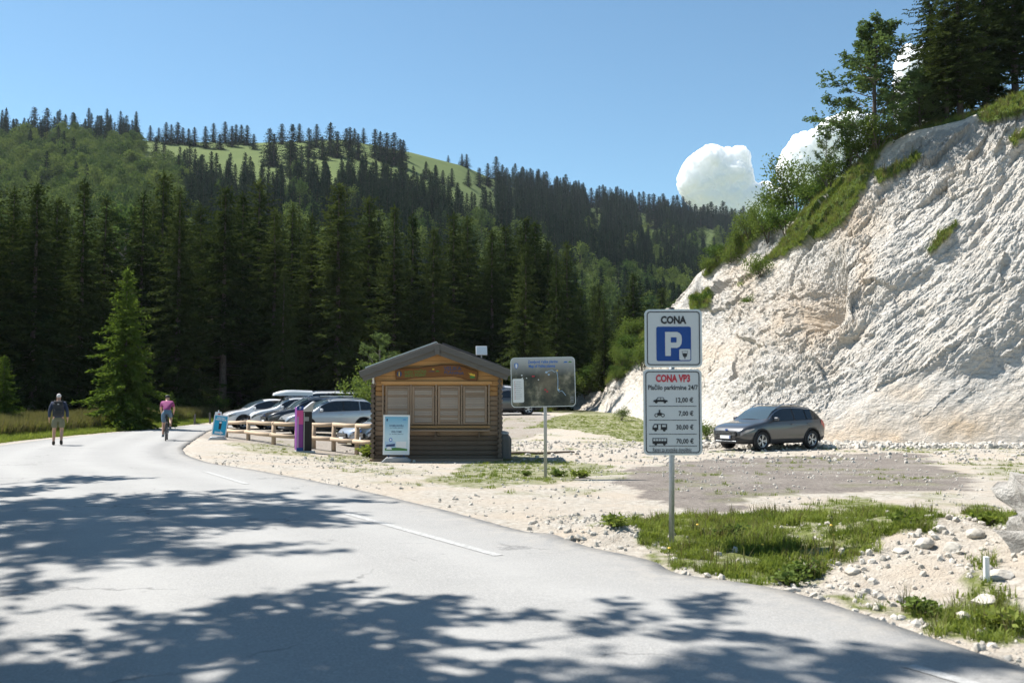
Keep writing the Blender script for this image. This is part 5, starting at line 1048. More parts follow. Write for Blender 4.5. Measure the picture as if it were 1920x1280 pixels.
_shells = {}
def car_shell(sp, mat):
    L, W, H = sp['L'], sp['W'], sp['H']; f, r = L / 2, -L / 2; cb, wt, rr, tb = sp['cowl'], sp['wtop'], sp['rtop'], sp['tail']      # distances from the front
    hz, bz = sp.get('hood', .98), sp.get('belt', 1.0); gc = sp.get('gc', .22)
    topP = [(f, hz - .36), (f - .05, hz - .28), (f - .16, hz - .165), (f - .35, hz - .085), (f - .65, hz - .01), (f - .95, hz + .03), (f - cb, hz + .09), (f - (cb * .45 + wt * .55), hz + .11 + (H - hz - .11) * .62), (f - wt, H - .055), (f - wt - .25, H - .012), (f - (wt + rr) / 2, H), (f - rr, H - .06), (f - rr - .12, H - .10), (f - tb, bz + .12), (f - tb - .10, bz + .02), (r + .05, bz - .08), (r, bz - .22)]
    ip = lambda P: (lambda x: np.interp(-np.asarray(x), [-p[0] for p in P], [p[1] for p in P]))
    top = ip(topP); botP = [(f, gc + .14), (f - .15, gc + .04), (f - .6, gc), (r + .7, gc), (r + .2, gc + .06), (r, gc + .18)]; bot = ip(botP)
    wP = [(f, .60), (f - .06, .74), (f - .18, .87), (f - .42, .955), (f - .9, .99), (0, 1.0), (r + .9, .99), (r + .4, .95), (r + .12, .87), (r, .76)]; wd_ = lambda x: ip(wP)(x) * W / 2
    beP = [(f, hz - .37), (f - .18, hz - .21), (f - .5, hz - .12), (f - .8, hz - .08), (f - cb, bz - .01), (f - tb, bz + .08), (r, bz - .24)]; belt = lambda x: np.minimum(ip(beP)(x), top(x) - .012)
    xs = np.unique(np.round(np.r_[np.linspace(f, f - .5, 8), np.linspace(f - .5, r + .5, 30), np.linspace(r + .5, r, 7)], 4))[::-1]
    def edge(x):
        q = np.clip((top(x) - belt(x)) / (H - bz), 0, 1); return wd_(x) * (.93 - .215 * q), top(x) - .02 - .065 * q
    rings = []
    for x in xs:
        w_, zb, zt, zl = float(wd_(x)), float(bot(x)), float(top(x)), float(belt(x)); ye, ze = (float(v) for v in edge(x)); ze = max(ze, zl + .004)
        half = [(0, zb), (w_ * .80, zb), (w_ * .95, zb + .05), (w_ * .975, zb + .17), (w_, zb + (zl - zb) * .55), (w_ * .992, zl - (zl - zb) * .16), (w_ * .955, zl), (ye, ze), (ye * .86, zt - .008), (0, zt)]
        rings.append([(x, -y, z) for y, z in half] + [(x, y, z) for y, z in half[-2:0:-1]])
    n = len(rings[0]); V = [v for rg in rings for v in rg]; F, Mi = [], []
    for i in range(len(xs) - 1):
        for k in range(n):
            F.append((i * n + k, i * n + (k + 1) % n, (i + 1) * n + (k + 1) % n, (i + 1) * n + k)); kk = min(k, n - 1 - k); Mi.append(1 if kk <= 2 else 0)
    F.append(tuple(range(n))[::-1]); F.append(tuple((len(xs) - 1) * n + k for k in range(n))); Mi += [0, 0]
    b = MB(); b.v, b.f, b.m = V, F, Mi; me = b.mesh('body', [mat, M['clad']], True); o = link('tmp', me)
    ss_ = o.modifiers.new('s', 'SUBSURF'); ss_.levels = 1; ss_.render_levels = 1
    wr = sp['wr']; cut = []
    for xw in (f - sp['fo'], f - sp['fo'] - sp['wb']):
        c = MB().lathe_y([(0.001, -2), (wr * 1.16, -2), (wr * 1.16, 2), (0.001, 2)], 28); co = link('tmpc', c.mesh('c', M['clad'])); co.location = (xw, 0, wr * 1.02); cut.append(co)
        bo = o.modifiers.new('b', 'BOOLEAN'); bo.object = co; bo.operation = 'DIFFERENCE'; bo.solver = 'EXACT'
        try: bo.material_mode = 'TRANSFER'
        except Exception: pass
    bpy.context.view_layer.update(); out = eval_mesh(o); out.name = 'body'
    for p in out.polygons: p.use_smooth = True
    for q in [o] + cut: bpy.data.objects.remove(q)
    return out, dict(top=top, belt=belt, wd=wd_, edge=edge, f=f, r=r, bot=bot)
def patch(fn, us, vs, off=None):
    P = [[Vector(fn(u, v)) for v in vs] for u in us]; n = len(vs); V = [p for row in P for p in row]
    b = MB(); b.add(V, [(i * n + j, i * n + j + 1, (i + 1) * n + j + 1, (i + 1) * n + j) for i in range(len(us) - 1) for j in range(n - 1)]); return b
def car(sp, mat, loc, heading, label, group='cars parked in the car park', extra=()):
    c = empty('parked_car', loc, heading, label, 'car', group)
    key = (sp['name'], mat)
    if key not in _shells: _shells[key] = car_shell(sp, M[mat])
    shell, g = _shells[key]; body = link('body', shell, c); f, r, L, W, H = g['f'], g['r'], sp['L'], sp['W'], sp['H']; lin = np.linspace
    def side(s):
        def fn(x, q):
            y0, z0 = float(g['wd'](x)) * .955, float(g['belt'](x)) + .018; ye, ze = (float(v) for v in g['edge'](x)); z1 = ze - .035; y1 = y0 + (ye - y0) * (z1 - z0) / max(ze - z0, .01)
            z1 = max(z1, z0 + .004); bulge = .016; return (x, s * (y0 + (y1 - y0) * q + bulge), z0 + (z1 - z0) * q)
        return fn
    fb, bp = sp['cowl'] + .34, (sp['cowl'] + sp['tail']) / 2 - .08; wins = [(fb, bp - .035), (bp + .035, sp['rtop'] - .42), (sp['rtop'] - .36, sp['tail'] - .16)]
    for s in (-1, 1):
        for a, b in wins: patch(side(s), lin(f - a, f - b, 9), lin(0, 1, 4)).build('window', M['glass'], c, smooth=True)
        patch(side(s), lin(f - bp + .034, f - bp - .034, 2), lin(0, 1, 3)).build('pillar', M['black'], c)
        for xh in (f - bp + .14, f - sp['rtop'] + .30):
            y = float(g['wd'](xh)); MB().box((xh, s * (y * .995 + .012), float(g['belt'](xh)) - .13), (.17, .03, .03)).build('door_handle', M['clad'] if sp.get('dark_handle') else shell.materials[0], c, bevel=.006)
        mz = float(g['belt'](f - fb)) + .05; b = MB(); b.box((f - fb + .02, s * (W / 2 + .10), mz + .05), (.10, .20, .14)); mi = b.build('mirror', M[sp.get('mirror', mat)], c, bevel=.03); MB().box((f - fb + .03, s * (W / 2 - .01), mz + .0), (.05, .10, .04)).build('mirror_arm', M['black'], mi)
        def hl(x, q): return (x, s * (float(g['wd'](x)) * .985 + .014), float(g['belt'](x)) - .15 + (.105 - .085 * sstep(f - .2, f - .62, x)) * q + .06 * sstep(f - .2, f - .8, x))
        patch(hl, lin(f - .05, f - .56, 10), lin(0, 1, 4)).build('headlight', M['lens'], c, smooth=True)
        def tl(x, q): return (x, s * (float(g['wd'](x)) * .985 + .012), float(g['belt'](x)) - .22 + .20 * q)
        patch(tl, lin(r + .42, r + .04, 7), lin(0, 1, 4)).build('tail_light', M['tail'], c, smooth=True)
        if sp.get('rails', True): MB().tube([(f - sp['wtop'] - q * (sp['rtop'] - sp['wtop']), s * (float(g['edge'](f - sp['wtop'] - q * (sp['rtop'] - sp['wtop']))[0]) - .05), float(g['top'](f - sp['wtop'] - q * (sp['rtop'] - sp['wtop']))) + (.035 if .05 < q < .95 else -.03)) for q in lin(.0, .98, 9)], .016, 6).build('roof_rail', M['chrome'], c)
        # chrome line over the side windows
        MB().tube([(x, s * (float(g['edge'](x)[0]) + .022), float(g['edge'](x)[1]) - .022) for x in lin(f - fb + .22, f - sp['tail'] + .1, 14)], .010, 5).build('window_trim', M['chrome'], c)
    def ws(x, q): ye = float(g['edge'](x)[0]) * .93; y = ye * (2 * q - 1); return (x + .012, y, float(g['top'](x)) + .016 - .05 * (2 * q - 1) ** 2)
    patch(ws, lin(f - sp['cowl'] - .03, f - sp['wtop'] + .03, 6), lin(0, 1, 9)).build('windscreen', M['glass_lit'], c, smooth=True)
    def rg(x, q): ye = float(g['edge'](x)[0]) * .90; y = ye * (2 * q - 1); return (x - .012, y, float(g['top'](x)) + .014 - .05 * (2 * q - 1) ** 2)
    patch(rg, lin(f - sp['rtop'] - .16, f - sp['tail'] + .05, 5), lin(0, 1, 7)).build('rear_window', M['glass'], c, smooth=True)
    hz = sp.get('hood', .98)
    gr = MB().prism(rrect(W * .56, .19, .05, 0, 0), -.03, .02).build('grille', M['black'], c, loc=(f + .005, 0, hz - .40), rot=(0, 0, math.pi / 2))
    for k in range(3): MB().box((0, -.034, -.055 + .055 * k), (W * .52, .012, .014)).build('grille_bar', M['chrome'], gr)
    MB().prism(rrect(W * .50, .13, .04, 0, 0), -.02, .04).build('lower_intake', M['black'], c, loc=(f - .005, 0, hz - .66), rot=(0, 0, math.pi / 2)); MB().box((f - .02, 0, sp.get('gc', .22) + .13), (.08, W * .55, .035)).build('skid_plate', M['steel'], c, bevel=.01)
    pl = MB().box((f + .04, 0, hz - .52), (.012, .52, .115)).build('number_plate', M['white'], c); MB().box((f + .047, .235, hz - .52), (.004, .04, .108)).build('plate_band', M['blue'], pl)
    MB().prism([(.075 * math.cos(a), .03 * math.sin(a)) for a in lin(0, 6.28, 15)[:-1]], -.012, .01).build('badge', M[sp.get('badge', 'chrome')], c, loc=(f - .03, 0, hz - .255), rot=(0, 0, math.pi / 2))
    MB().prism([(-.02, 0), (.12, 0), (.02, .07)], -.012, .012).build('aerial_fin', M['black'], c, loc=(f - sp['rtop'] + .2, 0, H - .03))
    wr = sp['wr']; wk = (wr, sp.get('ww', .22))
    if wk not in WHEELS: WHEELS[wk] = wheel_meshes(wr, wk[1], sp['name'])
    ty_, rm_, bk_ = WHEELS[wk]
    for xw in (f - sp['fo'], f - sp['fo'] - sp['wb']):
        for s in (-1, 1):
            MB().tube([(xw + wr * 1.19 * math.cos(a), s * (W / 2 - .012), wr * 1.02 + wr * 1.19 * math.sin(a)) for a in lin(-.25, math.pi + .25, 17)], .030, 6).build('arch_trim', M['clad'], c)
            w_ = link('wheel', ty_, c, (xw, s * (W / 2 - wk[1] / 2 - .015), wr), (0, 0, 0 if s < 0 else math.pi)); link('rim', rm_, w_); link('brake', bk_, w_)
    return c, g, f
SUV = dict(name='suv', L=4.61, W=1.88, H=1.66, cowl=1.25, wtop=2.05, rtop=3.75, tail=4.28, fo=.94, wb=2.71, wr=.355, hood=1.02, belt=1.05, badge='blue', mirror='suv_grey')
VWS = dict(SUV, name='compact_suv', L=4.50, wb=2.68, rtop=3.85, tail=4.25, belt=1.04, badge='chrome', mirror='white_car'); EV = dict(SUV, name='crossover', L=4.40, H=1.58, wb=2.64, cowl=1.15, rtop=3.3, tail=4.15, hood=.98, belt=1.0, wr=.34, badge='chrome', mirror='white_car', rails=False)
HAT = dict(SUV, name='hatchback', L=4.35, W=1.80, H=1.47, wb=2.65, cowl=1.2, wtop=2.05, rtop=3.3, tail=4.1, hood=.90, belt=.92, wr=.32, gc=.17, badge='chrome', mirror='black_car', rails=False)
VAN = dict(SUV, name='van', L=4.9, W=1.92, H=1.97, wb=3.0, cowl=.95, wtop=1.65, rtop=4.45, tail=4.75, hood=1.12, belt=1.10, badge='chrome', mirror='white_car', rails=True)
M['suv_grey'] = paint('graphite_paint', (0.062, 0.064, 0.068)); M['white_car'] = paint('white_car_paint', (0.66, 0.67, 0.68), 0.0); M['silver_car'] = paint('silver_car_paint', (0.44, 0.455, 0.47), 0.45); M['black_car'] = paint('black_car_paint', (0.012, 0.013, 0.016), 0.1); M['pale_blue_car'] = paint('pale_blue_silver_paint', (0.40, 0.44, 0.50), 0.4); M['red_car'] = paint('red_car_paint', (0.35, 0.02, 0.025), 0.1); M['van_blue'] = paint('white_van_paint', (0.60, 0.64, 0.72), 0.0)
def park(sp, mat, px, d, yaw, label, zpy=None, **kw):
    """yaw: degrees the nose is turned towards the camera from pointing left"""
    x, y, z = at(px, d); h = math.pi + math.radians(yaw); return car(sp, mat, (x, y, z + .01), h, label, **kw)
park(SUV, 'suv_grey', 1441, 38.2, 33, 'dark grey SUV parked alone at the foot of the white cutting', group=None)
A = park(VWS, 'silver_car', 618, 46.5, 28, 'silver compact SUV with bicycle rack on its roof behind the ticket machine')
park(SUV, 'black_car', 582, 50, 28, 'black SUV parked between the silver and the white car')
Bc = park(VWS, 'white_car', 545, 53, 28, 'white car with a long white roof box in the parked row')
park(EV, 'white_car', 497, 53.2, 26, 'white crossover with black windows at the left end of the parked row')
park(HAT, 'black_car', 486, 59, 20, 'low black car behind the white crossover at the far left')
park(VAN, 'white_car', 608, 59, 20, 'white van behind the parked row, only its roof showing')
park(HAT, 'pale_blue_car', 738, 40.5, 30, 'pale blue silver car with its nose to the rail fence by the kiosk')
park(SUV, 'black_car', 792, 36.2, 24, 'dark car with upright grille half hidden by the kiosk corner')
park(SUV, 'suv_grey', 948, 64, 8, 'dark grey SUV parked behind the right wall of the kiosk')
park(HAT, 'red_car', 925, 68, 10, 'red car behind the grey SUV right of the kiosk')
Vn = park(VAN, 'van_blue', 915, 72, 10, 'white van with roof rack behind the red car right of the kiosk')
# things carried on roofs
def carried(parent, name, label, catg, dx, z):
    e = empty(name, parent.location, parent.rotation_euler.z, label, catg); e.location = parent.matrix_basis @ Vector((dx, 0, z)); return e
e = carried(Bc[0], 'roof_box', 'long white roof box on the white car in the parked row', 'roof box', -.1, 1.68)
b = MB(); xs = np.linspace(-1, 1, 9); rg = []
for q in xs: hw = .40 * (1 - .55 * max(0, q) ** 3); hh = .36 * (1 - .5 * max(0, q) ** 2) * (1 - .1 * max(0, -q)); rg.append([(q, -hw, .06), (q, -hw * .95, hh * .7), (q, -hw * .7, hh), (q, hw * .7, hh), (q, hw * .95, hh * .7), (q, hw, .06)])
b.add([v for r_ in rg for v in r_], [(i * 6 + k, i * 6 + (k + 1) % 6, (i + 1) * 6 + (k + 1) % 6, (i + 1) * 6 + k) for i in range(8) for k in range(6)] + [tuple(range(6))[::-1], tuple(48 + k for k in range(6))]); b.build('shell', M['white'], e)
for q in (-.5, .5): MB().box((q, 0, .03), (.06, 1.1, .04)).build('crossbar', M['black'], e)
e = carried(A[0], 'bicycle_rack', 'black and silver bicycle carrier on the roof of the silver car', 'roof rack', -.35, 1.67)
for q in (-.55, .55): MB().tube([(q, -.6, .06), (q, .6, .06)], .02, 6).build('crossbar', M['black'], e)
for s in (-.3, .3): MB().box((0, s, .10), (1.35, .09, .03)).build('wheel_tray', M['alu'], e); MB().tube([(.45, s, .11), (.30, s, .24), (.05, s, .17)], .016, 6).build('clamp_arm', M['black'], e)
e = carried(Vn[0], 'roof_rack', 'roof rack with a white load on the van right of the kiosk', 'roof rack', 0, 1.98); MB().box((0, 0, .08), (2.0, 1.2, .05)).build('tray', M['white'], e); MB().box((.2, .1, .17), (1.2, .7, .12)).build('load', M['lightblue'], e)
# ------------------------------------------------------------------ people
M['skin'] = plain('skin', (0.50, 0.29, 0.20), 0.55, var=.06); M['navy_cloth'] = plain('navy_shirt_cloth', (0.030, 0.042, 0.075), 0.9, var=.25); M['olive'] = plain('olive_shorts_cloth', (0.17, 0.17, 0.11), 0.9, var=.2); M['grey_hair'] = plain('grey_hair_and_cap', (0.62, 0.60, 0.57), 0.9, var=.15)
M['magenta'] = plain('magenta_jersey', (0.26, 0.045, 0.16), 0.8, var=.15); M['bluegrey'] = plain('blue_grey_shorts', (0.10, 0.17, 0.24), 0.8, var=.15); M['boot'] = plain('brown_black_boots', (0.05, 0.04, 0.03), 0.8); M['pack'] = plain('black_pack_cloth', (0.025, 0.027, 0.03), 0.8, var=.3); M['dark_hair'] = plain('dark_hair', (0.04, 0.025, 0.018), 0.8)
def skin(V, E, R, mats, name='body', lev=1, root=0):
    me = bpy.data.meshes.new(name); me.from_pydata(V, E, []); o = link('tmp', me); o.modifiers.new('s', 'SKIN'); 
    if not me.skin_vertices: 
        bm = bmesh.new(); bm.from_mesh(me); bm.verts.layers.skin.verify(); bm.to_mesh(me); bm.free()
    for i, sv in enumerate(me.skin_vertices[0].data): r_ = R[i]; sv.radius = r_ if isinstance(r_, tuple) else (r_, r_); sv.use_root = (i == root)
    m = o.modifiers.new('u', 'SUBSURF'); m.levels = lev; m.render_levels = lev; bpy.context.view_layer.update(); out = eval_mesh(o); out.name = name; out.materials.clear(); out.materials.append(mats); bpy.data.objects.remove(o)
    for p in out.polygons: p.use_smooth = True
    return out
def chain(V, E, R, start, pts):
    for p, r_ in pts: V.append(p); R.append(r_); E.append((start, len(V) - 1)); start = len(V) - 1
    return start
def hand(V, E, R, wrist, pos, d, side, curl):
    """palm and five fingers hanging along d from the wrist vertex"""
    d = Vector(d).normalized(); s = Vector((0, 1, 0)); n = d.cross(s).normalized() * side
    pos = Vector(pos); a = chain(V, E, R, wrist, [(tuple(pos + d * .045), (.018, .036)), (tuple(pos + d * .085), (.015, .038))])
    for k, (o_, l_) in enumerate(((-.028, .060), (-.010, .072), (.010, .068), (.028, .052))):
        q = pos + d * .09 + s * o_; chain(V, E, R, a, [(tuple(q), .009), (tuple(q + d * l_ * .6), .0085), (tuple(q + d * l_ * .9 + n * -curl), .007)])
    q = pos + d * .03 + s * .034; chain(V, E, R, a - 1 if a else a, [(tuple(q), .010), (tuple(q + d * .035 + s * .02), .009), (tuple(q + d * .06 + s * .012), .0075)])
def person_body(J, name):
    V, E, R = [], [], []; V.append(J['pelvis']); R.append((.15, .10)); 
    ch = chain(V, E, R, 0, [(J['waist'], (.135, .095)), (J['chest'], (.165, .11)), (J['neck'], (.062, .06)), (J['head0'], (.068, .08)), (J['head1'], (.085, .10)), (J['head2'], (.05, .06))]); chest = 2
    for s in ('l', 'r'):
        h = chain(V, E, R, 0, [(J['hip' + s], .092), (J['knee' + s], .060), (J['calf' + s], .058), (J['ank' + s], .040), (J['toe' + s], (.042, .028))])
        a = chain(V, E, R, chest, [(J['sh' + s], .062), (J['el' + s], .043), (J['wr' + s], .028)])
        d = Vector(J['wr' + s]) - Vector(J['el' + s]); hd = J.get('hd' + s, tuple(d)); hand(V, E, R, a, J['wr' + s], hd, 1 if s == 'r' else -1, .02)
    return skin(V, E, R, M['skin'], name)
def cover(J, keys, radii, mat, name, lev=1):
    V = [J[k] if isinstance(k, str) else k for k in keys[0]]; return skin(V, keys[1], radii, M[mat], name, lev)
def mid(a, b, t_): return tuple(Vector(a).lerp(Vector(b), t_))
hx, hy, hz_ = G(108, 836.5); hs = 98.0 / FPX * hy / 1.80
P1 = empty('person', (hx, hy, hz_ + .045), math.radians(22), 'walking person with pale cap, navy long-sleeved top, olive shorts and black backpack', 'person'); P1.scale = (hs,) * 3
J = dict(pelvis=(0, 0, .96), waist=(0, .01, 1.12), chest=(0, .02, 1.36), neck=(0, .03, 1.53), head0=(0, .04, 1.60), head1=(0, .05, 1.69), head2=(0, .05, 1.765),
         hipl=(-.10, 0, .90), kneel=(-.125, .07, .50), calfl=(-.125, .03, .36), ankl=(-.13, -.03, .09), toel=(-.14, .12, .03), hipr=(.10, 0, .90), kneer=(.115, .03, .50), calfr=(.115, -.05, .37), ankr=(.115, -.17, .12), toer=(.12, -.03, .03),
         shl=(-.19, .02, 1.43), ell=(-.275, -.02, 1.15), wrl=(-.29, .08, .91), shr=(.19, .02, 1.43), elr=(.275, -.02, 1.15), wrr=(.29, .06, .91), hdl=(.0, .1, -1), hdr=(0, .1, -1))
pb = link('body', person_body(J, 'body'), P1)
link('shirt', cover(J, ([(0, 0, .90), (0, .0, 1.08), 'chest', mid(J['chest'], J['neck'], .5), 'shl', 'ell', mid(J['ell'], J['wrl'], .85), 'shr', 'elr', mid(J['elr'], J['wrr'], .85)], [(0, 1), (1, 2), (2, 3), (2, 4), (4, 5), (5, 6), (2, 7), (7, 8), (8, 9)]), [(.21, .165), (.20, .155), (.205, .15), (.09, .08), .085, .060, .046, .082, .060, .046], 'navy_cloth', 'shirt'), P1)
link('shorts', cover(J, ([(0, 0, 1.06), 'pelvis', 'hipl', mid(J['hipl'], J['kneel'], .45), mid(J['hipl'], J['kneel'], .84), 'hipr', mid(J['hipr'], J['kneer'], .45), mid(J['hipr'], J['kneer'], .84)], [(0, 1), (1, 2), (2, 3), (3, 4), (1, 5), (5, 6), (6, 7)]), [(.175, .135), (.185, .145), .13, .118, .110, .13, .118, .110], 'olive', 'shorts'), P1)
for s in 'lr': link('boot', cover(J, ([mid(J['ank' + s], J['calf' + s], .25), 'ank' + s, tuple(Vector(J['ank' + s]) + Vector((0, .03, -.05))), 'toe' + s], [(0, 1), (1, 2), (2, 3)]), [.052, .055, (.055, .045), (.05, .035)], 'boot', 'boot'), P1)
link('cap', cover(J, ([(0, -.005, 1.59), (0, .02, 1.68), (0, .04, 1.775), (0, .18, 1.71)], [(0, 1), (1, 2), (1, 3)]), [(.09, .085), (.118, .128), (.08, .09), (.07, .02)], 'grey_hair', 'cap'), P1)
bp = empty('backpack', P1.location, P1.rotation_euler.z, 'black backpack worn by the walking person', 'backpack'); bp.scale = P1.scale
b = MB(); b.box((0, -.185, 1.22), (.32, .17, .46)); b.build('main_bag', M['pack'], bp, bevel=.045); MB().box((0, -.285, 1.12), (.24, .07, .20)).build('front_pocket', M['pack'], bp, bevel=.025); MB().box((0, -.19, 1.47), (.27, .16, .09)).build('lid', M['pack'], bp, bevel=.03); MB().box((0, -.278, 1.40), (.06, .01, .04)).build('label_patch', M['grey'], bp)
for s in (-1, 1): MB().tube([(s * .12, -.12, 1.45), (s * .12, .02, 1.515), (s * .13, .16, 1.44), (s * .14, .17, 1.25), (s * .17, .05, 1.08), (s * .15, -.11, 1.05)], .022, 6).build('strap', M['pack'], bp)
MB().box((0, -.02, 1.04), (.36, .30, .07)).build('hip_belt', M['pack'], bp, bevel=.02)

cx_, cy2, cz_ = G(312, 826.5); CSC = 82.0 / FPX * cy2 / 1.66
BK = empty('bicycle', (cx_, cy2, cz_ + .035), math.radians(16), 'road bicycle ridden away from the camera by the person in a magenta jersey', 'bicycle'); BK.scale = (CSC,) * 3
rw = .345
for yw in (-.50, .52):
    tyr = link('wheel', MB().tube([(0, yw + rw * math.cos(a), rw + rw * math.sin(a)) for a in np.linspace(0, 2 * math.pi, 33)], .019, 6, cap=False).mesh('wheel', M['tyre'], True), BK); MB().tube([(0, yw + rw * .93 * math.cos(a), rw + rw * .93 * math.sin(a)) for a in np.linspace(0, 2 * math.pi, 33)], .012, 5, cap=False).build('rim', M['black'], tyr)
    sp_ = MB(); [sp_.tube([(0.012 * (k % 2 * 2 - 1), yw, rw), (0, yw + rw * .92 * math.cos(k * .449), rw + rw * .92 * math.sin(k * .449))], .0022, 3) for k in range(14)]; sp_.build('spokes', M['steel'], tyr)
BBk, ST, HT, HB = (0, -.08, .29), (0, -.22, .82), (0, .32, .86), (0, .36, .68)
f_ = MB(); [f_.tube([a, b_], .019, 8) for a, b_ in ((BBk, ST), (ST, HT), (BBk, HB), (HT, HB))]; [f_.tube([(s * .05, -.50, rw), a], .010, 6) for s in (-1, 1) for a in (BBk, ST)]; [f_.tube([(s * .045, .52, rw), HB], .013, 6) for s in (-1, 1)]; f_.build('frame', M['black'], BK, smooth=True)
MB().tube([ST, (0, -.255, .95)], .014, 8).build('seat_post', M['black'], BK); MB().prism([(-.07, 0), (.07, 0), (.075, .03), (-.075, .03)], -.12, .0).build('saddle', M['black'], BK, bevel=.01, loc=(0, -.22, .95)); 
hb = MB(); hb.tube([HT, (0, .42, .95)], .016, 8); hb.tube([(-.21, .48, .80), (-.21, .56, .88), (-.20, .50, .96), (0, .43, .96), (.20, .50, .96), (.21, .56, .88), (.21, .48, .80)], .015, 8); hb.build('handlebar', M['black'], BK, smooth=True)
cr = MB().tube([(-.07, -.08, .29), (.07, -.08, .29)], .045, 12).build('crank', M['steel'], BK)
for s, zc, yc in ((-1, .135, -.03), (1, .445, -.13)): MB().tube([(s * .075, -.08, .29), (s * .09, yc, zc)], .012, 6).build('crank_arm', M['steel'], cr); MB().box((s * .135, yc, zc), (.09, .07, .02)).build('pedal', M['black'], cr)
MB().box((0.0, -.275, .87), (.09, .08, .10)).build('saddle_bag', M['pack'], BK, bevel=.02)
P2 = empty('person', BK.location, BK.rotation_euler.z, 'cyclist in magenta jersey, blue-grey shorts and black helmet riding away', 'person'); P2.scale = BK.scale
J = dict(pelvis=(0, -.20, 1.05), waist=(0, -.08, 1.20), chest=(0, .10, 1.38), neck=(0, .22, 1.47), head0=(0, .26, 1.52), head1=(0, .29, 1.59), head2=(0, .30, 1.65),
         hipl=(-.10, -.16, 1.01), kneel=(-.12, .10, .62), calfl=(-.12, .07, .48), ankl=(-.125, -.05, .22), toel=(-.135, .08, .165), hipr=(.10, -.16, 1.01), kneer=(.13, .22, .86), calfr=(.13, .15, .74), ankr=(.13, -.14, .53), toer=(.14, -.03, .475),
         shl=(-.18, .12, 1.40), ell=(-.24, .28, 1.18), wrl=(-.215, .46, 1.02), shr=(.18, .12, 1.40), elr=(.25, .28, 1.18), wrr=(.215, .46, 1.02), hdl=(0, .8, -.45), hdr=(0, .8, -.45))
link('body', person_body(J, 'body'), P2)
link('jersey', cover(J, (['pelvis', 'waist', 'chest', mid(J['chest'], J['neck'], .55), 'shl', mid(J['shl'], J['ell'], .7), 'shr', mid(J['shr'], J['elr'], .7)], [(0, 1), (1, 2), (2, 3), (2, 4), (4, 5), (2, 6), (6, 7)]), [(.155, .11), (.15, .11), (.175, .125), (.085, .08), .080, .062, .080, .062], 'magenta', 'jersey'), P2)
link('shorts', cover(J, ([mid(J['pelvis'], J['waist'], .3), 'pelvis', 'hipl', mid(J['hipl'], J['kneel'], .45), mid(J['hipl'], J['kneel'], .88), 'hipr', mid(J['hipr'], J['kneer'], .45), mid(J['hipr'], J['kneer'], .88)], [(0, 1), (1, 2), (2, 3), (3, 4), (1, 5), (5, 6), (6, 7)]), [(.155, .115), (.175, .14), .118, .098, .076, .118, .098, .076], 'bluegrey', 'shorts'), P2)
for s in 'lr': link('shoe', cover(J, (['ank' + s, tuple(Vector(J['ank' + s]) + Vector((0, .02, -.045))), 'toe' + s], [(0, 1), (1, 2)]), [.047, (.048, .04), (.045, .03)], 'bluegrey', 'shoe'), P2)
link('helmet', cover(J, ([(0, .20, 1.61), (0, .28, 1.65), (0, .37, 1.62)], [(0, 1), (1, 2)]), [(.09, .075), (.112, .085), (.085, .06)], 'black', 'helmet'), P2)
# ------------------------------------------------------------------ ground cover
def tuft(seed, n, h, sp, wdt, mat, lean=.5):
    r = np.random.default_rng(seed); a = r.uniform(0, 6.28, n); b = np.c_[np.cos(a), np.sin(a), np.zeros(n)] * (r.uniform(0, 1, n) ** .5 * sp)[:, None]; le = r.uniform(.1, lean, n); hh = h * r.uniform(.45, 1.1, n)
    ad = a + r.normal(0, .8, n); S = np.c_[-np.sin(ad), np.cos(ad), np.zeros(n)] * wdt; D = np.c_[np.cos(ad), np.sin(ad), np.zeros(n)]; Z = np.array([[0, 0, 1.0]])
    m1 = b + Z * (hh * .55)[:, None] + D * (le * hh * .25)[:, None]; tp = b + Z * hh[:, None] * (1 - .3 * le[:, None]) + D * (le * hh)[:, None]
    V = np.stack([b - S, b + S, m1 + S * .8, m1 - S * .8, tp], 1).reshape(-1, 3); I = np.arange(n)[:, None] * 5
    me = bpy.data.meshes.new('tuft'); F = [tuple(i[0] + np.array([0, 1, 2, 3])) for i in I] + [tuple(i[0] + np.array([3, 2, 4])) for i in I]; me.from_pydata(V.tolist(), [], [tuple(int(q) for q in f) for f in F]); me.materials.append(M[mat]); return me
TU = [tuft(1, 16, .16, .09, .006, 'grass'), tuft(2, 14, .24, .08, .006, 'grass', .7), tuft(3, 12, .34, .10, .006, 'drygrass'), tuft(4, 9, .12, .12, .016, 'grass', .9), tuft(5, 22, .10, .12, .006, 'grass', .6)]
def spray(n, xr, yr, thr, rs):
    r = np.random.default_rng(rs); x = r.uniform(*xr, n); y = r.uniform(*yr, n); g = grass_mask(x, y); k = (r.uniform(0, 1, n) < (g * sstep(.36, .68, fbm(x * 2.2, y * 2.2, 3, 700)) * .9)) & (g > thr) & ~in_poly(x, y, road_poly); return x[k], y[k]
P_, S_c, I_, R_ = [], [], [], []
def put(x, y, sc, idx):
    n = len(x); P_.append(np.c_[x, y, gz(x, y) - .01]); S_c.append(sc); I_.append(idx); R_.append(np.c_[rng.normal(0, .1, n), rng.normal(0, .1, n), rng.uniform(0, 6.28, n)])
x, y = spray(52000, (0, 8), (5, 14), .9, 1); n = len(x); put(x, y, rng.uniform(.35, .85, n) * (.35 + .8 * fbm(x * .9, y * .9, 3, 710)), rng.choice([0, 1, 2, 3, 4], n, p=[.3, .25, .05, .2, .2]))
x, y = spray(90000, (-12, 22), (14, 62), .3, 2); n = len(x); put(x, y, rng.uniform(.4, .9, n) * .75, rng.choice([0, 1, 3, 4], n, p=[.35, .1, .2, .35]))
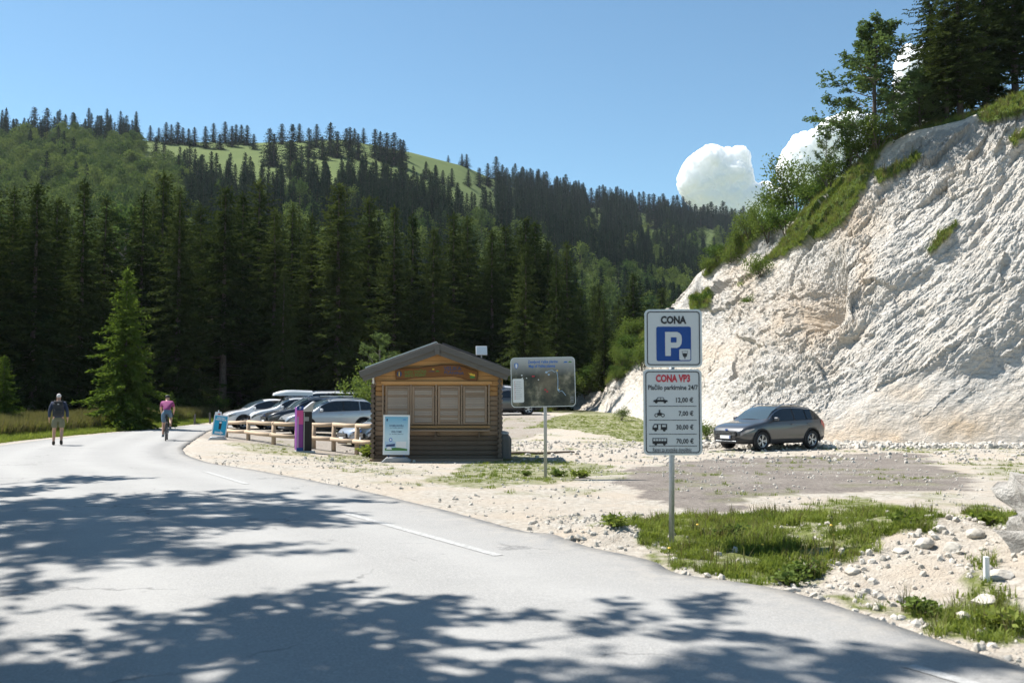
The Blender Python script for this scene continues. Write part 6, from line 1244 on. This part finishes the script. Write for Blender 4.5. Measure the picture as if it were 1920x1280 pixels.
# verge at the far side of the bend: mown edge, tall dry grass behind
r_ = np.random.default_rng(3); y = r_.uniform(20, 74, 26000); xl = np.interp(y, RL[:170, 1], RL[:170, 0]); off = r_.uniform(.7, 6, 26000) ** 1.0; x = xl - off; k = ~in_poly(x, y, road_poly); x, y, off = x[k], y[k], off[k]; n = len(x)
put(x, y, np.where(off > 2.2, rng.uniform(1.4, 2.6, n), rng.uniform(.6, 1.2, n)), np.where(off > 2.2, rng.choice([1, 2, 2], n), rng.choice([0, 1, 4], n)))
q = rng.uniform(0, 1, 5000); x = -19 + q * 21 + rng.normal(0, .5, 5000); y = 72 + rng.uniform(0, 6, 5000) + 0 * q; put(x, y, rng.uniform(.8, 2, 5000), rng.choice([0, 1, 2], 5000))
cnt_ = sum(len(v) for v in P_); print('tufts', cnt_)
scatter('grass', np.concatenate(P_), np.concatenate(S_c), np.concatenate(R_), np.concatenate(I_), TU, 'green grass and weeds growing through the gravel and on the verges', 'grass')
# turf grass on the brink
w_ = np.argwhere((turf > .5) & (ALL[..., 1] < 80)); sel = w_[rng.choice(len(w_), min(12000, len(w_)), replace=False)]; pp = ALL[sel[:, 0], sel[:, 1]]; n = len(pp)
scatter('turf', pp + np.array([0, 0, -.03]), rng.uniform(.6, 1.7, n), np.c_[rng.normal(0, .3, (n, 2)), rng.uniform(0, 6.28, n)], rng.choice([0, 1, 2, 4], n, p=[.35, .3, .15, .2]), TU, 'grass turf hanging over the brink of the white cutting', 'grass')
# stones
M['stone'] = (lambda t: t.pbr(t.ramp(t.noise(t.coord(), 7, 5, .7), [(.3, (.35, .32, .275)), (.55, (.50, .465, .41)), (.75, (.64, .61, .56))]), .95, normal=t.bump(t.noise(t.coord(), 20, 4), .6, .02), spec=.1))(NT('limestone_rubble'))
def stone(seed, sub=2, rough=.35):
    bm = bmesh.new(); bmesh.ops.create_icosphere(bm, subdivisions=sub, radius=1); r = random.Random(seed); cuts = [(Vector((r.gauss(0, 1), r.gauss(0, 1), r.gauss(0, 1))).normalized(), r.uniform(.45, .85)) for _ in range(9)]
    for v in bm.verts:
        for nrm, dd in cuts:
            e = v.co.dot(nrm) - dd
            if e > 0: v.co -= nrm * e * .92
        v.co *= 1 + r.uniform(-.05, .05); v.co.z *= .72
    me = bpy.data.meshes.new('stone'); bm.to_mesh(me); bm.free(); me.materials.append(M['stone']); return me
ST_ = [stone(i, 1) for i in range(4)]; BO = [stone(20 + i, 3) for i in range(5)]
pts_, sc_ = [], []
def stones(n, xr, yr, s0, s1, cond):
    r = np.random.default_rng(n); x = r.uniform(*xr, n); y = r.uniform(*yr, n); k = cond(x, y, r) & ~in_poly(x, y, road_poly); x, y = x[k], y[k]; s = s0 + (s1 - s0) * r.uniform(0, 1, len(x)) ** 4; pts_.append(np.c_[x, y, gz(x, y) + s * .15]); sc_.append(s)
rubble = lambda x, y, r: r.uniform(0, 1, len(x)) < sstep(.38, .62, fbm(x * 1.1, y * 1.1, 3, 720)) * np.where(grass_mask(x, y) > .8, .25, 1)
stones(9000, (.2, 7), (5.5, 13.5), .006, .055, rubble); stones(9000, (-9, 10), (13, 30), .008, .045, rubble); stones(9000, (-6, 24), (28, 44), .02, .12, lambda x, y, r: r.uniform(0, 1, len(x)) < .25 + .7 * sstep(36, 41, y))
stones(9000, (7, 26), (38.5, 43.5), .03, .22, lambda x, y, r: r.uniform(0, 1, len(x)) < .6)
P_ = np.concatenate(pts_); S_c = np.concatenate(sc_); n = len(P_); print('stones', n)
o = scatter('gravel', P_, S_c, rng.uniform(0, 6.28, (n, 3)), rng.integers(0, 4, n), ST_, 'loose pale limestone chips and rubble on the ground', 'gravel')
# larger rocks one can pick out
BLD = [(1520, 1068, 34, 1, 'dark-sided boulder among the weeds right of the price sign'), (1735, 1015, 46, 0, 'pale broken boulder at the edge of the weeds'), (1690, 1040, 30, 2, 'smaller pale rock in front of the broken boulder'), (1790, 1035, 40, 3, 'pale rock below the right outcrop'), (1850, 1140, 60, 1, 'grey boulder in the grass at the lower right'), (1815, 1168, 44, 4, 'flat white slab beside the grey boulder at the lower right'), (1600, 1075, 34, 2, 'rock half buried in the pale rubble bank'), (1640, 1095, 26, 0, 'fist-sized white rock on the pale rubble bank'),
       (1127, 1052, 9, 3, 'small white stone lying on the asphalt edge'), (1765, 985, 36, 4, 'pale rock at the right end of the weed patch'), (1840, 1010, 44, 0, 'whitish rock beside the white stake'), (1880, 1085, 50, 2, 'large pale rock under the right outcrop'), (1480, 1110, 22, 1, 'white rock at the asphalt edge right of the price sign'), (1720, 975, 24, 2, 'small rock on the far side of the weed patch')]
for px, py, wp, k, lb in BLD:
    x, y, z = G(px, py); s = wp / 2 / FPX * y; o = link('boulder', BO[k], None, (x, y + s * .5, z + s * .25), (0, 0, px * .7)); o.scale = (s, s * .9, s * .9); tag(o, lb, 'rock', 'rocks beside the road')
def outcrop(seed):
    bm = bmesh.new(); bmesh.ops.create_icosphere(bm, subdivisions=5, radius=1); me = bpy.data.meshes.new('outcrop'); bm.to_mesh(me); bm.free()
    V = np.empty(len(me.vertices) * 3, np.float32); me.vertices.foreach_get('co', V); V = V.reshape(-1, 3); th = np.arctan2(V[:, 1], V[:, 0]); d = 1 + .30 * facets(th * 1.3 + 3, V[:, 2] * 1.6 + 3, 1.6, seed) + .16 * facets(th * 1.3 + 3 + .3 * V[:, 2], V[:, 2] * 1.6 + 3, 4.5, seed + 20) + .07 * facets(th * 1.3 + 3, V[:, 2] * 1.6 + 3, 12, seed + 40) + .30 * (fbm(V[:, 0] * 1.7 + 5, V[:, 2] * 1.7 + V[:, 1], 4, seed) - .5) + .22 * (1 - np.abs(2 * fbm(V[:, 0] * 3 + V[:, 1] * 2, V[:, 2] * 3.5, 4, seed + 3) - 1) - .6) + .12 * (fbm(V[:, 0] * 9, V[:, 2] * 9 + V[:, 1] * 7, 3, seed + 9) - .5); V *= d[:, None]; me.vertices.foreach_set('co', V.ravel()); me.update(); me.materials.append(M['rock_near']); [setattr(p, 'use_smooth', True) for p in me.polygons]; return me
t = NT('near_limestone'); pos = t.coord(); r2 = t.noise(pos, 6, 7, .7); M['rock_near'] = t.pbr(t.ramp(r2, [(.3, (.22, .205, .19)), (.5, (.42, .40, .37)), (.72, (.58, .56, .53))]), .95, normal=t.bump(t.math('ADD', r2, t.math('MULTIPLY', t.noise(pos, 25, 4, .7), .4)), .9, .12), spec=.1)
o = link('outcrop', outcrop(3), None, (5.62, 8.7, .22), (0, .1, .5)); o.scale = (.78, 1.2, .80); tag(o, 'rough white limestone outcrop cut by the right picture edge', 'rock')
# weeds one can pick out: clumps and yellow flowers
LP = [bush(91, .35, .26, n=260, leaf=.11, mat='grass', stems=9), bush(92, .40, .28, n=300, leaf=.09, mat='leaf_bush', stems=10)]
for i, (px, py, hp_, lb) in enumerate(((1150, 985, 34, 'leafy dock plant at the left end of the weed patch'), (1045, 893, 22, 'leafy weed clump right of the map board pole'), (1090, 896, 24, 'leafy weed clump at the right end of the grass by the map board'), (985, 892, 16, 'low weed clump left of the map board pole'), (698, 858, 34, 'light weed growing at the left corner of the kiosk'), (1510, 1080, 46, 'leafy clump beside the dark-sided boulder'), (1690, 985, 40, 'dense leafy clump at the right end of the weed patch'), (1480, 1095, 46, 'leafy clump at the asphalt edge'), (1850, 985, 40, 'leafy clump beneath the right outcrop'), (1720, 1150, 50, 'leafy clump in the lower right grass'), (1890, 1180, 60, 'leafy clump in the lower right corner'), (1370, 1010, 40, 'leafy clump in the middle of the weed patch'))):
    x, y, z = G(px, py); s = hp_ / FPX * y / .4; plant('weed', LP[i % 2], (x, y, z - .03), i, (s * 1.3, s * 1.3, s * .75), lb, 'plant', None, ('stem', 'foliage'))
fl = MB(); fl.add([(.014 * math.cos(a), .014 * math.sin(a), 0) for a in np.linspace(0, 6.28, 11)[:-1]] + [(0, 0, .008)], [(k, (k + 1) % 10, 10) for k in range(10)]); me_f = fl.mesh('flower', M['yellow']); me_s = MB().tube([(0, 0, -.2), (0, 0, 0)], .003, 4).mesh('stem', M['grass'])
for i, (px, py) in enumerate(((1308, 1004), (1559, 1015), (1563, 1028), (1255, 1054), (1430, 1046))):
    x, y, z = G(px, py); e = empty('dandelion', (x, y, z + .14), 0, 'small yellow dandelion among the weeds right of the price sign', 'flower', 'dandelions in the weeds'); link('flower', me_f, e, rot=(.5, 0, 0)); link('stem', me_s, e)
# ------------------------------------------------------------------ clouds far behind the hill
t = NT('cloud_white'); p_ = t.n('BsdfPrincipled'); p_.inputs['Base Color'].default_value = (.98, .98, .98, 1); p_.inputs['Roughness'].default_value = 1; p_.inputs['Specular IOR Level'].default_value = 0; p_.inputs['Subsurface Weight'].default_value = 1; p_.inputs['Subsurface Radius'].default_value = (1, 1, 1); p_.inputs['Subsurface Scale'].default_value = 90; t.l(p_.outputs[0], t.out.inputs[0]); M['cloud'] = t.m
def cloud(outline, n, rmax, label, D=3600.0, seed=0):
    """cumulus: many overlapping billows filling a lumpy body"""
    r = np.random.default_rng(seed); bm = bmesh.new(); bmesh.ops.create_icosphere(bm, subdivisions=4, radius=1); V0 = np.array([v.co[:] for v in bm.verts]); F0 = np.array([[v.index for v in f.verts] for f in bm.faces]); bm.free()
    k = D / FPX; pts = np.array(outline, float); lo, hi = pts.min(0), pts.max(0); parts = []; c0 = None; E = np.roll(pts, -1, 0) - pts
    while len(parts) < n:
        q = r.uniform(lo, hi)
        if not in_poly(q[:1], q[1:], outline)[0]: continue
        tq = np.clip(((q - pts) * E).sum(1) / (E ** 2).sum(1), 0, 1); de = np.hypot(*(pts + E * tq[:, None] - q).T).min()
        if de < 3: continue
        rr = min(rmax, de * r.uniform(.9, 1.15)); dr = ray(*q); c = np.array([0, 0, CAMH]) + dr / dr[1] * (D + r.uniform(-30, 30)); s = r.uniform(0, 50)
        n2_ = 1 - np.abs(2 * fbm(V0[:, 0] * 2.2 + V0[:, 1] * 1.7 + 20 + s, V0[:, 2] * 2.2 - V0[:, 1] * 2.1 + 20, 4, seed + len(parts)) - 1); V = V0 * (.72 + .44 * n2_)[:, None] * rr * k + c
        c0 = c if c0 is None else c0; parts.append((V, F0))
    V, F = cat(parts); o = link('tmp', mesh_np('cloud', V - c0, F, M['cloud'], smooth=True)); m = o.modifiers.new('r', 'REMESH'); m.mode = 'VOXEL'; m.voxel_size = 3.0; m.use_smooth_shade = True
    m = o.modifiers.new('s', 'SMOOTH'); m.iterations = 1; m.factor = .5; bpy.context.view_layer.update(); me = eval_mesh(o); bpy.data.objects.remove(o); me.materials.clear(); me.materials.append(M['cloud'])
    return tag(link('cloud', me, None, tuple(c0)), label, 'cloud', 'clouds behind the hill')
cloud([(1271, 335), (1280, 310), (1300, 290), (1325, 268), (1345, 275), (1380, 278), (1402, 275), (1408, 315), (1412, 345), (1440, 345), (1475, 345), (1490, 400), (1480, 450), (1330, 430), (1290, 380), (1275, 355)], 230, 26, 'large bright cumulus cloud above the right end of the hill', seed=1)
cloud([(1458, 318), (1470, 285), (1490, 250), (1525, 245), (1550, 225), (1580, 210), (1640, 215), (1650, 300), (1600, 370), (1500, 370), (1462, 345)], 190, 26, 'bright cumulus cloud behind the trees on the brink', seed=2)
cloud([(1690, 85), (1715, 78), (1745, 95), (1765, 130), (1760, 230), (1680, 240), (1675, 150)], 60, 26, 'white cloud patch between the beech and the tall spruces', seed=3)

# ------------------------------------------------------------------ mountain air
hz_b = MB().box((0, 1500, 95), (6400, 5600, 200)).mesh('haze', []); t = NT('thin_haze'); pv = t.n('VolumePrincipled'); pv.inputs['Color'].default_value = (.80, .88, 1.0, 1); pv.inputs['Density'].default_value = 0.00007; pv.inputs['Anisotropy'].default_value = 0.2; t.l(pv.outputs[0], t.out.inputs['Volume']); hz_b.materials.append(t.m)
tag(link('haze', hz_b), 'thin bluish mountain air fading the far hillside', 'haze', kind='stuff')
